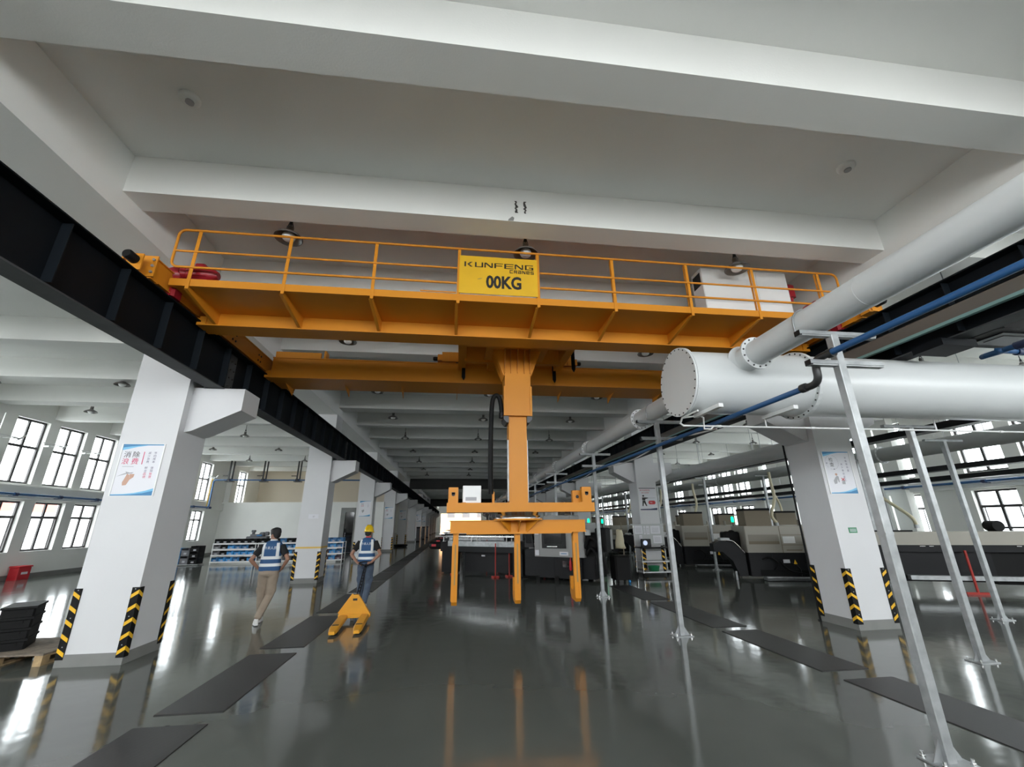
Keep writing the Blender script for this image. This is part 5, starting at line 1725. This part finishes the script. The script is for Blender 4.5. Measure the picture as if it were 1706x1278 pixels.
mb.lathe([(0, 0), (0.20, 0), (0.235, 0.5), (0.25, 0.52), (0.25, 0.56), (0.22, 0.56), (0.21, 0.5), (0.18, 0.04), (0, 0.04)], (6.0, 16.0, 0.0), 18)
o = tag(mb.build('waste_bin', 'pipeg'), 'grey round waste bin beside the second right column', 'bin')
MB().cyl((6.02, 15.96, 0.04), (6.05, 15.8, 1.0), 0.014, 8).build('tmp', 'black') if False else None
mb = MB().rbox(4.86, 13.4, 0.10, 5.36, 13.95, 0.78, 0.05)
o = tag(mb.build('chip_bin', 'black'), 'black wheeled chip bin right of the nearest middle lathe', 'bin')
for x in (4.93, 5.29):
    for y in (13.47, 13.88):
        MB().cyl((x - 0.02, y, 0.05), (x + 0.02, y, 0.05), 0.05, 12).box(x - 0.025, y - 0.02, 0.05, x + 0.025, y + 0.02, 0.11).build('caster', 'brightblue' if (x > 5 and y < 13.6) else 'black', o)
# cloth hung from a stand
mb = MB()
rings = []
for k in range(8):
    z = 1.52 - k * 0.085
    w = 0.10 + 0.012 * k
    rings.append([Vector((5.55 + w * math.cos(a_) * (1 + 0.12 * math.sin(3 * a_ + k)), 14.7 + 0.07 * math.sin(a_) * (1 + 0.2 * math.cos(4 * a_)), z + 0.02 * math.sin(2 * a_))) for a_ in [2 * math.pi * q / 14 for q in range(14)]])
mb.loft(rings)
t = thing('cloth_stand', 'pale cloth hanging from a brown pole right of the middle lathe', 'cloth', (5.6, 14.7, 0))
mb.build('cloth', 'beige' if False else 'cream', t)
MB().cyl((5.70, 14.75, 0), (5.64, 14.72, 1.75), 0.02, 8).bar((5.5, 14.72, 1.5), (5.7, 14.72, 1.56), 0.02, 0.02).build('pole', 'brown', t)
MB().box(5.55, 14.6, 0, 5.85, 14.9, 0.02).build('pole_base', 'black', t)

# ================================================================== LEFT BAY: RACKS, BINS, CRATES
def rack(x0, label):
    t = thing('bin_rack', label, 'rack', (x0 + 1.0, 24.25, 0), 'white bin racks of the left bay')
    for x in (x0, x0 + 1.98):
        for y in (24.0, 24.6):
            MB().box(x - 0.018, y - 0.018, 0, x + 0.018, y + 0.018, 0.98).build('leg', 'white', t)
    for z in (0.12, 0.42, 0.70, 0.96):
        MB().box(x0 - 0.03, 23.97, z - 0.035, x0 + 2.01, 23.99, z + 0.02).box(x0, 24.0, z - 0.02, x0 + 1.98, 24.6, z).build('shelf', 'white', t)
    return t


bin_me = {}


def bin_(x, y, z, m_, lab, grp, w=0.30, h=0.19, d=0.42):
    k = (m_, w, h)
    if k not in bin_me:
        mb = MB()
        t_ = 0.012
        mb.box(-w / 2, 0, 0, w / 2, d, t_)
        mb.box(-w / 2, 0, t_, -w / 2 + t_, d, h).box(w / 2 - t_, 0, t_, w / 2, d, h).box(-w / 2, d - t_, t_, w / 2, d, h)
        mb.box(-w / 2, 0, t_, w / 2, t_, h * 0.72)
        mb.box(-w / 2 - 0.008, -0.008, h - 0.02, w / 2 + 0.008, 0.0, h * 0.72) if False else mb.box(-w / 2 - 0.006, -0.01, h * 0.66, w / 2 + 0.006, 0.0, h * 0.74)
        mb.box(-0.06, -0.006, h * 0.2, 0.06, 0, h * 0.45, 1)
        mb.box(-w / 2 + 0.03, 0.03, t_, w / 2 - 0.03, d - 0.03, h * 0.6, 2)
        bin_me[k] = mb.mesh('parts_bin', [m_, 'greyprint', 'darkmetal'])
    o = bpy.data.objects.new('parts_bin', bin_me[k])
    COL.objects.link(o)
    o.location = (x, y, z)
    ORG[o.name] = (x, y, z)
    return tag(o, lab, 'bin', grp)


colword = {'bluebin': 'blue', 'brightblue': 'bright blue', 'black': 'black', 'greybin': 'dark grey', 'plumbin': 'plum'}
tier_w = ['lowest', 'second', 'third', 'top']
rack_w = ['left', 'middle', 'right']
rx = [-11.9, -9.8, -7.7]
rnd = random.Random(3)
for r in range(3):
    rack(rx[r], 'white four tier bin rack against the partition, %s one of three' % rack_w[r])
    for ti, z in enumerate((0.121, 0.421, 0.701, 0.961)):
        for c in range(6):
            if ti == 3:
                m_ = 'black' if (r < 1 or (r == 1 and c < 3)) else ('bluebin' if r == 2 or rnd.random() < .5 else 'black')
            else:
                m_ = rnd.choice(['brightblue', 'bluebin', 'black', 'greybin', 'brightblue', 'black'] if r < 2 else ['bluebin', 'brightblue', 'plumbin'])
            hh = 0.19 if ti != 3 else 0.21
            bin_(rx[r] + 0.17 + c * 0.327, 24.03, z, m_, '%s parts bin on the %s tier of the %s rack, column %s' % (colword[m_], tier_w[ti], rack_w[r], row_word[c]), 'parts bins on the racks', 0.31, hh)
# machine parts on top
t = thing('machine_part', 'dark machine casting lying on the bins of the left rack top', 'machine part', (-9.9, 24.3, 1.175))
mb = MB().rbox(-10.5, 24.1, 1.175, -9.5, 24.5, 1.28, 0.03).rbox(-10.35, 24.15, 1.28, -9.9, 24.45, 1.38, 0.03).cyl((-10.25, 24.3, 1.38), (-10.25, 24.3, 1.52), 0.07, 12)
mb.rbox(-10.33, 24.2, 1.48, -10.17, 24.4, 1.58, 0.02).cyl((-9.8, 24.15, 1.36), (-9.8, 24.45, 1.36), 0.12, 14).cyl((-9.6, 24.2, 1.4), (-9.6, 24.4, 1.4), 0.1, 14)
mb.build('casting', 'greybin', t)
MB().rbox(-10.0, 24.08, 1.285, -9.75, 24.12, 1.36, 0.01).build('casting_cover', 'bluebin', t)
# crate stacks at the left of the racks
for i, (x, m_, hs) in enumerate(((-13.35, 'brightblue', 2), (-12.95, 'greybin', 2), (-12.55, 'black', 3), (-13.85, 'bluebin', 1))):
    for j in range(hs):
        hgt = 0.36 if hs == 2 else 0.27
        o = bin_(x, 23.7, 0.06 + j * (hgt + 0.003), m_, '%s crate left of the racks, %s of its stack' % (colword[m_], ['lowest', 'second', 'topmost'][j if hs < 3 else j]), 'crates left of the racks', 0.38, hgt, 0.55)
mb = MB().box(-14.06, 23.65, 0.03, -12.3, 24.3, 0.058)
for x in (-13.9, -12.5):
    for y in (23.75, 24.2):
        mb.cyl((x, y - 0.02, 0.02), (x, y + 0.02, 0.02), 0.02, 8)
tag(mb.build('crate_dolly', 'galv'), 'flat metal dolly under the crates left of the racks', 'dolly')
mb = MB().rbox(-15.94, 18.65, 0.0, -15.62, 19.15, 0.42, 0.02).rbox(-15.95, 18.63, 0.42, -15.6, 19.17, 0.47, 0.015)
o = tag(mb.build('extinguisher_box', 'redsign'), 'red fire extinguisher box on the floor by the left window wall', 'box')
MB().box(-15.617, 18.78, 0.18, -15.612, 19.02, 0.26).build('box_print', 'paper', o)

# pallet with the stack of black crates at the left edge
pl = thing('wooden_pallet', 'wooden pallet under the black crates beside the near left column', 'pallet', (-6.05, 7.8, 0))
px0, px1, py0, py1 = -6.65, -5.45, 7.26, 8.26
for k in range(7):
    y = py0 + 0.002 + k * 0.143
    MB().box(px0, y, 0.125, px1, y + 0.135, 0.147).build('deck_board', 'wooddark', pl)
for k in range(3):
    x = [px0, (px0 + px1) / 2 - 0.05, px1 - 0.1][k]
    MB().box(x, py0, 0.103, x + 0.1, py1, 0.124).build('stringer_board', 'wood', pl)
    MB().box(x, py0, 0.0, x + 0.1, py1, 0.02).build('bottom_board', 'wood', pl)
    for y in (py0, (py0 + py1) / 2 - 0.05, py1 - 0.12):
        MB().box(x, y, 0.021, x + 0.1, y + 0.12, 0.102).build('pallet_block', 'wood', pl)


def crate_mesh():
    mb = MB()
    w, d, h = 0.56, 0.34, 0.135
    mb.rbox(-w / 2, -d / 2, 0, w / 2, d / 2, h - 0.02, 0.02)
    mb.box(-w / 2 - 0.012, -d / 2 - 0.012, h - 0.03, w / 2 + 0.012, d / 2 + 0.012, h)
    for k in range(5):
        x = -w / 2 + 0.05 + k * (w - 0.1) / 4
        mb.box(x - 0.006, -d / 2 - 0.008, 0.01, x + 0.006, -d / 2, h - 0.03)
    for s_ in (-1, 1):
        mb.box(s_ * w / 2, -0.08, h * 0.45, s_ * (w / 2 + 0.012), 0.08, h * 0.7)
    mb.box(-0.09, -d / 2 - 0.011, 0.035, 0.09, -d / 2 - 0.008, 0.085, 1)
    return mb.mesh('plastic_crate', ['black', 'greybin'])


cme = crate_mesh()
for k in range(4):
    o = bpy.data.objects.new('plastic_crate', cme)
    COL.objects.link(o)
    o.location = (-6.22, 7.72, 0.148 + 0.138 * k)
    o.rotation_euler = (0, 0, math.radians(-62))
    ORG[o.name] = tuple(o.location)
    tag(o, 'black plastic crate on the pallet at left, %s of the stack of four' % ['lowest', 'second', 'third', 'topmost'][k], 'crate', 'black crates on the pallet')

# small things far down the left row
for k, y in enumerate((50.0, 58.0, 66.0)):
    mb = MB().box(-4.3, y, 0, -3.9, y + 0.7, 1.5).box(-4.32, y - 0.02, 1.5, -3.88, y + 0.72, 1.54)
    o = tag(mb.build('tool_cabinet', 'charcoal'), 'dark cabinet standing far down the left column row, %s of three' % ['nearest', 'middle', 'farthest'][k], 'cabinet')
    MB().box(-4.28, y - 0.03, 0.1, -4.12, y - 0.001, 1.42).build('cabinet_door', 'greybin', o)
    MB().box(-4.09, y - 0.03, 0.1, -3.92, y - 0.001, 1.42).build('cabinet_door', 'greybin', o)
mb = MB().lathe([(0, 0), (0.5, 0), (0.62, 0.1), (0.62, 0.18), (0.56, 0.18), (0.5, 0.05), (0, 0.05)], (-4.65, 39.2, 0), 24)
tag(mb.build('round_tray', 'charcoal'), 'dark round tray on the floor before a far left column', 'tray')

# ================================================================== PEOPLE
def ring_pts(z, a, b, cyo, n=28, p=2.6):
    out_ = []
    for k in range(n):
        t = 2 * math.pi * k / n
        c, s = math.cos(t), math.sin(t)
        out_.append(Vector((a * math.copysign(abs(c) ** (2 / p), c), cyo + b * math.copysign(abs(s) ** (2 / p), s), z)))
    return out_


VEST = [(0.925, .185, .120, .0), (0.96, .192, .128, .0), (1.05, .186, .124, .0), (1.15, .176, .118, -.003), (1.25, .182, .120, -.008), (1.34, .186, .122, -.012), (1.40, .176, .112, -.012), (1.435, .150, .095, -.008), (1.46, .105, .078, -.002), (1.475, .078, .068, .0)]


def vest_at(z):
    for i in range(len(VEST) - 1):
        z0, z1 = VEST[i][0], VEST[i + 1][0]
        if z0 <= z <= z1:
            t = (z - z0) / (z1 - z0)
            return [VEST[i][k] * (1 - t) + VEST[i + 1][k] * t for k in range(4)]
    return list(VEST[-1])


def vest_back(x, z, off=0.0):
    """point on the back of the vest (the side towards -y)"""
    _, a, b, c = vest_at(z)
    u = min(0.999, abs(x) / a)
    return Vector((x, c - (b + off) * (1 - u ** 2.6) ** (1 / 2.6) - off * 0.3, z))


def person(loc, rz, label, trousers, head_turn, pose, helmet=False):
    t = thing('person', label, 'person', (0, 0, 0))
    # ---- body: one continuous surface
    b = MB()
    b.loft([ring_pts(z, a * k, bb * k, c) for z, a, bb, c, k in [(0.84, .15, .105, 0, 1), (0.93, .165, .11, 0, 1), (1.05, .145, .095, 0, 1), (1.2, .16, .10, -.005, 1), (1.34, .17, .10, -.01, 1), (1.41, .14, .085, -.01, 1), (1.45, .07, .06, 0, 1)]])
    b.tube([(0, -0.005, 1.40), (0, 0.0, 1.47), (0, 0.012, 1.55)], [0.062, 0.054, 0.054], 14)
    hr = Matrix.Rotation(head_turn, 3, 'Z') @ Matrix.Rotation(-0.08, 3, 'X')
    hc = Vector((0, 0.018, 1.585))

    def H(x, y, z):
        return hc + hr @ Vector((x, y, z))
    b.ell(H(0, -0.008, 0.022), 0.074, 0.092, 0.092, rot=hr)
    b.ell(H(0, 0.022, -0.04), 0.056, 0.066, 0.07, rot=hr)
    b.tube([H(0, 0.082, 0.02), H(0, 0.105, -0.022), H(0, 0.085, -0.03)], [0.010, 0.014, 0.008], 8)
    b.ell(H(0, 0.078, -0.058), 0.024, 0.014, 0.009, rot=hr)
    b.ell(H(0, 0.07, -0.092), 0.024, 0.02, 0.016, rot=hr)
    for s_ in (-1, 1):
        b.ell(H(0.076 * s_, -0.012, -0.006), 0.011, 0.02, 0.032, 10, 8, rot=hr)
    # arms
    wr = {}
    for s_ in (-1, 1):
        sh = Vector((0.175 * s_, -0.012, 1.385))
        el, wv, pd, fd = pose['arm'][s_]
        el, wv, pd, fd = Vector(el), Vector(wv), Vector(pd).normalized(), Vector(fd).normalized()
        b.tube([sh, sh.lerp(el, 0.35), sh.lerp(el, 0.8), el], [0.050, 0.046, 0.038, 0.035], 12)
        b.ell(el, 0.036, 0.036, 0.036, 10, 8)
        b.tube([el, el.lerp(wv, 0.3), el.lerp(wv, 0.75), wv], [0.036, 0.038, 0.029, 0.025], 12)
        palm = wv + pd * 0.05
        side = pd.cross(fd).normalized()          # across the palm
        b.tube([wv - pd * 0.01, wv + pd * 0.03, palm + pd * 0.03], [0.024, 0.030, 0.030], 10)
        for q, (off, ln) in enumerate(((-0.030, 0.068), (-0.010, 0.078), (0.010, 0.074), (0.029, 0.058))):
            p0 = palm + side * off + pd * 0.01
            p1 = p0 + (pd * 0.75 + fd * 0.35).normalized() * ln * 0.5
            p2 = p1 + (pd * 0.35 + fd * 0.9).normalized() * ln * 0.36
            p3 = p2 + (fd - pd * 0.1).normalized() * ln * 0.3
            b.tube([p0, p1, p2, p3], [0.0098, 0.0092, 0.0085, 0.007], 8)
        th0 = wv + pd * 0.02 - side * 0.022
        b.tube([th0, th0 - side * 0.025 + pd * 0.02 + fd * 0.012, th0 - side * 0.032 + pd * 0.048 + fd * 0.026], [0.013, 0.0115, 0.009], 8)
        wr[s_] = wv
    # legs
    for s_ in (-1, 1):
        kn, an, td = [Vector(v) for v in pose['leg'][s_]]
        hp = Vector((0.085 * s_, 0, 0.90))
        b.tube([hp, hp.lerp(kn, 0.5), kn, kn.lerp(an, 0.35), an], [0.082, 0.070, 0.050, 0.052, 0.036], 12)
        td.normalize()
        b.tube([an - td * 0.03 + Vector((0, 0, -0.03)), an + td * 0.06 + Vector((0, 0, -0.045)), an + td * 0.14 + Vector((0, 0, -0.055))], [0.036, 0.034, 0.024], 10)
    body = smoothed(b, 'body', 'skin', t, 0.0072, 3)
    # eyes, brows
    for s_ in (-1, 1):
        MB().ell(H(0.028 * s_, 0.079, 0.012), 0.010, 0.006, 0.006, 8, 6, rot=hr).build('eye', 'ink', t)
        MB().ell(H(0.029 * s_, 0.080, 0.030), 0.017, 0.006, 0.0035, 8, 6, rot=hr).build('eyebrow', 'hair', t)
    # ---- hair / helmet
    hm = MB()
    if not helmet:
        hm.ell(H(0, -0.018, 0.045), 0.092, 0.106, 0.096, 18, 12, rot=hr)
        hm.ell(H(0, -0.055, -0.005), 0.076, 0.058, 0.075, 14, 10, rot=hr)
        hm.ell(H(0.0, 0.045, 0.085), 0.068, 0.045, 0.036, 14, 10, rot=hr)
        for k in range(16):
            a_ = 2 * math.pi * k / 16
            hm.ell(H(0.062 * math.cos(a_), -0.02 + 0.07 * math.sin(a_), 0.085 + 0.012 * math.sin(3 * a_)), 0.026, 0.028, 0.03, 8, 6, rot=hr)
        smoothed(hm, 'hair', 'hair', t, 0.009, 2)
    else:
        hm.ell(H(0, -0.03, 0.0), 0.080, 0.080, 0.07, 14, 10, rot=hr)
        hm.ell(H(0, -0.05, -0.04), 0.066, 0.05, 0.045, 14, 10, rot=hr)
        smoothed(hm, 'hair', 'hair', t, 0.009, 2)
        prof = [(0.112, -0.005), (0.110, 0.02), (0.102, 0.065), (0.085, 0.105), (0.055, 0.132), (0.025, 0.142), (0.0, 0.144)]
        hb = MB()
        vs, n = [], 24
        rings = []
        for r, z in prof:
            rings.append([H(r * 0.92 * math.cos(2 * math.pi * k / n), -0.008 + r * 1.1 * math.sin(2 * math.pi * k / n), 0.022 + z) for k in range(n)])
        hb.loft(rings, caps=False)
        inner = [[hc + (p - hc) * 0.965 for p in r] for r in rings]
        hb.loft(inner[::-1], caps=False)
        hb.loft([rings[0], inner[0]], caps=False)
        helm = hb.build('helmet_shell', 'helmet', t)
        rb_ = MB()
        pr = []
        for k in range(13):
            a_ = math.pi * (0.06 + 0.88 * k / 12)
            pr.append(H(0, -0.008 + 0.128 * math.cos(a_), 0.028 + 0.142 * math.sin(a_)))
        for dx in (-0.028, 0.0, 0.028):
            rb_.tube([p + hr @ Vector((dx, 0, -abs(dx) * 0.12)) for p in pr], 0.008, 6)
        rb_.build('helmet_rib', 'helmet', helm)
        br = MB()
        brim = [[H(0.103 * k_ * math.cos(a_), -0.008 + (0.124 + (0.05 if math.sin(a_) > 0.3 else 0.008)) * k_ * math.sin(a_), 0.014 + dz) for a_ in [2 * math.pi * q / 28 for q in range(28)]] for k_, dz in ((0.98, 0.006), (1.08, 0.0), (1.08, -0.005), (0.98, -0.001))]
        br.loft(brim + [brim[0]], caps=False)
        br.build('helmet_brim', 'helmet', helm)
    # ---- t-shirt: torso and short sleeves
    ts = MB()
    ts.loft([ring_pts(z, a * 0.955, bb * 0.95, c) for z, a, bb, c in VEST[1:8]] + [ring_pts(1.47, .068, .062, 0)])
    for s_ in (-1, 1):
        sh = Vector((0.165 * s_, -0.012, 1.378))
        el = Vector(pose['arm'][s_][0])
        ts.tube([sh, sh.lerp(el, 0.3), sh.lerp(el, 0.68)], [0.068, 0.066, 0.062], 14)
    smoothed(ts, 'tshirt', 'tshirt', t, 0.011, 4)
    MB().lathe([(0.060, 1.455), (0.066, 1.47), (0.062, 1.495), (0.058, 1.50), (0.056, 1.47)], (0, 0.003, 0), 18).build('collar', 'strip' if not helmet else 'redsign', t)
    # ---- trousers
    tr2 = MB()
    tr2.loft([ring_pts(z, a, bb, 0) for z, a, bb in ((0.815, .10, .07), (0.83, .15, .105), (0.87, .178, .126), (0.93, .178, .122), (1.0, .160, .108), (1.03, .155, .105))])
    for s_ in (-1, 1):
        kn, an, td = [Vector(v) for v in pose['leg'][s_]]
        hp = Vector((0.088 * s_, 0, 0.86))
        hem = an.lerp(kn, 0.02)
        tr2.tube([hp, hp.lerp(kn, 0.35), hp.lerp(kn, 0.75), kn, kn.lerp(an, 0.35), kn.lerp(an, 0.75), hem], [0.100, 0.094, 0.080, 0.074, 0.073, 0.066, 0.060], 16)
        tr2.ell(hp.lerp(kn, 0.72) + Vector((0.07 * s_, 0, 0)), 0.03, 0.055, 0.085, 10, 8)
    smoothed(tr2, 'trousers', trousers, t, 0.011, 4)
    # ---- shoes
    for s_ in (-1, 1):
        kn, an, td = [Vector(v) for v in pose['leg'][s_]]
        td.normalize()
        sd = Vector((0, 0, 1)).cross(td).normalized()
        up_ = td.cross(sd) * -1 if td.cross(sd).z < 0 else td.cross(sd)
        base = an - up_ * 0.085
        sole, mid_, top = [], [], []
        outl = [(-0.085, 0.0), (-0.075, 0.030), (-0.03, 0.036), (0.03, 0.038), (0.09, 0.045), (0.14, 0.038), (0.172, 0.018), (0.178, 0.0)]
        outl = outl + [(u, -v) for u, v in outl[-2:0:-1]]
        mb = MB()
        rings = []
        for hgt, sc, f_ in ((0.0, 0.96, 1.0), (0.022, 1.0, 1.0), (0.05, 0.93, 0.93), (0.075, 0.8, 0.62), (0.10, 0.75, 0.30)):
            rings.append([base + td * (u if u < 0 else u * f_) + sd * v * sc + up_ * hgt for u, v in outl])
        mb.loft(rings)
        sh_ = mb.build('shoe', 'shoe', t)
        ms = MB().loft([[base + td * u * 1.01 + sd * v * 1.03 + up_ * hgt for u, v in outl] for hgt in (-0.004, 0.018)])
        ms.build('shoe_sole', 'white', sh_)
    # ---- vest with reflective strips and lettering
    vb = MB()
    vb.loft([ring_pts(z, a, bb, c, 40) for z, a, bb, c in VEST], caps=False)
    vb.loft([ring_pts(z, a * 0.965, bb * 0.955, c, 40) for z, a, bb, c in VEST][::-1], caps=False)
    for e_ in (0, -1):
        z, a, bb, c = VEST[e_]
        vb.loft([ring_pts(z, a, bb, c, 40), ring_pts(z, a * 0.965, bb * 0.955, c, 40)], caps=False)
    ve = vb.build('vest', 'vest', t)
    for z0, z1 in ((1.135, 1.19), (1.005, 1.06)):
        sb = MB()
        rr_ = []
        for z in (z0, (z0 + z1) / 2, z1):
            _, a, bb, c = vest_at(z)
            rr_.append(ring_pts(z, a + .003, bb + .003, c, 40))
        sb.loft(rr_, caps=False)
        sb.build('reflective_strip', 'strip', ve)
    for s_ in (-1, 1):
        sb = MB()
        vs, fs = [], []
        nz = 8
        for i in range(nz + 1):
            z = 1.19 + (1.435 - 1.19) * i / nz
            for q in range(4):
                x = s_ * (0.108 + 0.05 * q / 3) * (1 - 0.12 * max(0, (z - 1.34) / 0.1))
                vs.append(vest_back(x, z, 0.004))
        for i in range(nz):
            for q in range(3):
                fs.append((i * 4 + q, i * 4 + q + 1, i * 4 + q + 5, i * 4 + q + 4))
        sb.add(vs, fs, 0, True)
        sb.build('reflective_strip', 'strip', ve)
    vs, fs, w = text2d('外来人员', 0.058, 0.012)
    k = 0.225 / w
    lt_ = MB().add([vest_back((a_ - w / 2) * k, 1.315 + b2, 0.004) for a_, b2 in vs], fs)
    lt_.build('vest_lettering', 'strip', ve)
    place(t, loc, rz)
    return t


pose1 = {'arm': {-1: ((-0.335, -0.09, 1.13), (-0.215, 0.035, 0.965), (0.55, 0.55, -0.45), (0.3, 0.5, -0.9)),
                 1: ((0.335, -0.09, 1.13), (0.215, 0.035, 0.965), (-0.55, 0.55, -0.45), (-0.3, 0.5, -0.9))},
         'leg': {-1: ((-0.11, 0.10, 0.48), (-0.09, 0.16, 0.095), (-0.12, 1, 0.0)),
                 1: ((0.055, 0.06, 0.48), (-0.035, -0.16, 0.10), (-0.42, 0.95, -0.03))}}
person((-3.60, 9.50, 0), math.radians(3), 'person with black hair in blue vest and khaki trousers, hands on hips, walking away', 'khaki', math.radians(62), pose1)
pose2 = {'arm': {-1: ((-0.325, -0.10, 1.12), (-0.155, -0.165, 0.945), (0.85, -0.15, -0.2), (0.35, -0.1, -0.9)),
                 1: ((0.325, -0.10, 1.12), (0.155, -0.165, 0.945), (-0.85, -0.15, -0.2), (-0.35, -0.1, -0.9))},
         'leg': {-1: ((-0.10, 0.09, 0.48), (-0.10, 0.10, 0.095), (0.0, 1, 0.0)),
                 1: ((0.085, 0.03, 0.48), (0.06, -0.13, 0.10), (0.05, 1, -0.05))}}
person((-2.03, 10.85, 0), math.radians(-4), 'person in yellow helmet, blue vest and jeans pulling the yellow pallet truck', 'denim', math.radians(-12), pose2, True)

# ================================================================== PALLET TRUCK
pj_ = thing('pallet_truck', 'yellow hand pallet truck with two forks, pulled by the helmeted person', 'pallet truck', (0, 0, 0))
# local: forks run to -y, chassis at y=0, handle to +y
for s_ in (-1, 1):
    xc = 0.195 * s_
    mb = MB()
    prof = [(-0.075, 0.0), (0.075, 0.0), (0.075, 0.055), (0.058, 0.07), (-0.058, 0.07), (-0.075, 0.055)]
    ringsf = []
    for y, sc, zo in ((0.02, 1.0, 0.07), (-0.85, 1.0, 0.045), (-1.0, 0.82, 0.035), (-1.07, 0.6, 0.03)):
        ringsf.append([Vector((xc + u * sc, y, zo + v * (1 if y > -0.9 else 0.7))) for u, v in prof])
    mb.loft(ringsf[::-1], smooth=False)
    fk = mb.build('fork', 'jack', pj_)
    MB().box(xc - 0.055, -0.80, 0.112, xc + 0.055, -0.70, 0.1185).build('roller_opening', 'ink', fk)
    MB().cyl((xc - 0.05, -0.75, 0.035), (xc + 0.05, -0.75, 0.035), 0.034, 12).build('fork_roller', 'black', fk)
mb = MB()
mb.box(-0.29, -0.02, 0.08, 0.29, 0.16, 0.145)
mb.prism([(-0.28, 0.14), (0.28, 0.14), (0.045, 0.47), (-0.045, 0.47)], (0, 0.02, 0), (1, 0, 0), (0, 0, 1), 0.012)
mb.prism([(-0.28, 0.14), (-0.045, 0.47), (-0.045, 0.46), (-0.26, 0.14)], (0, 0.09, 0), (1, 0, 0), (0, 0, 1), -0.07) if False else None
mb.bar((-0.275, 0.05, 0.14), (-0.04, 0.05, 0.47), 0.09, 0.012, up=(0, 1, 0)).bar((0.275, 0.05, 0.14), (0.04, 0.05, 0.47), 0.012, 0.09, up=(0, 1, 0))
mb.bar((-0.275, 0.05, 0.14), (-0.04, 0.05, 0.47), 0.012, 0.09, up=(0, 1, 0))
mb.box(-0.04, 0.0, 0.45, 0.04, 0.12, 0.475)
ch = mb.build('chassis', 'jack', pj_)
MB().box(-0.05, 0.001, 0.375, 0.03, 0.0075, 0.412).build('type_plate', 'ink', ch)
MB().cyl((0, 0.2, 0.06), (0, 0.2, 0.46), 0.045, 14).rbox(-0.1, 0.12, 0.2, 0.1, 0.3, 0.32, 0.03).build('pump_unit', 'darkmetal', pj_)
for s_ in (-1, 1):
    MB().cyl((0.03 * s_, 0.2, 0.09), (0.085 * s_, 0.2, 0.09), 0.09, 20).build('steer_wheel', 'white', pj_)
mb = MB()
h0, h1 = Vector((0, 0.24, 0.40)), Vector((-0.02, 1.28, 0.875))
hd = (h1 - h0).normalized()
sd = Vector((1, 0, 0))
for s_ in (-1, 1):
    mb.bar(h0 + sd * 0.022 * s_, h1 + sd * 0.022 * s_, 0.016, 0.035)
for k in range(9):
    c = h0.lerp(h1, 0.08 + 0.1 * k)
    mb.bar(c - sd * 0.02, c + sd * 0.02, 0.012, 0.03)
mb.tube([h1, h1 + hd * 0.06 + Vector((0, 0, 0.01))], 0.028, 10)
hg = h1 + hd * 0.08 + Vector((0, 0, 0.02))
mb.tube(smooth_pts([h1 + sd * 0.02, hg + sd * 0.09 - hd * 0.03, hg + sd * 0.16, hg + sd * 0.10 + hd * 0.07, hg + hd * 0.075, hg - sd * 0.10 + hd * 0.07, hg - sd * 0.16, hg - sd * 0.09 - hd * 0.03, h1 - sd * 0.02], 3), 0.015, 8)
mb.build('tow_handle', 'blackpl', pj_)
place(pj_, (-1.87, 9.30, 0), math.radians(4))
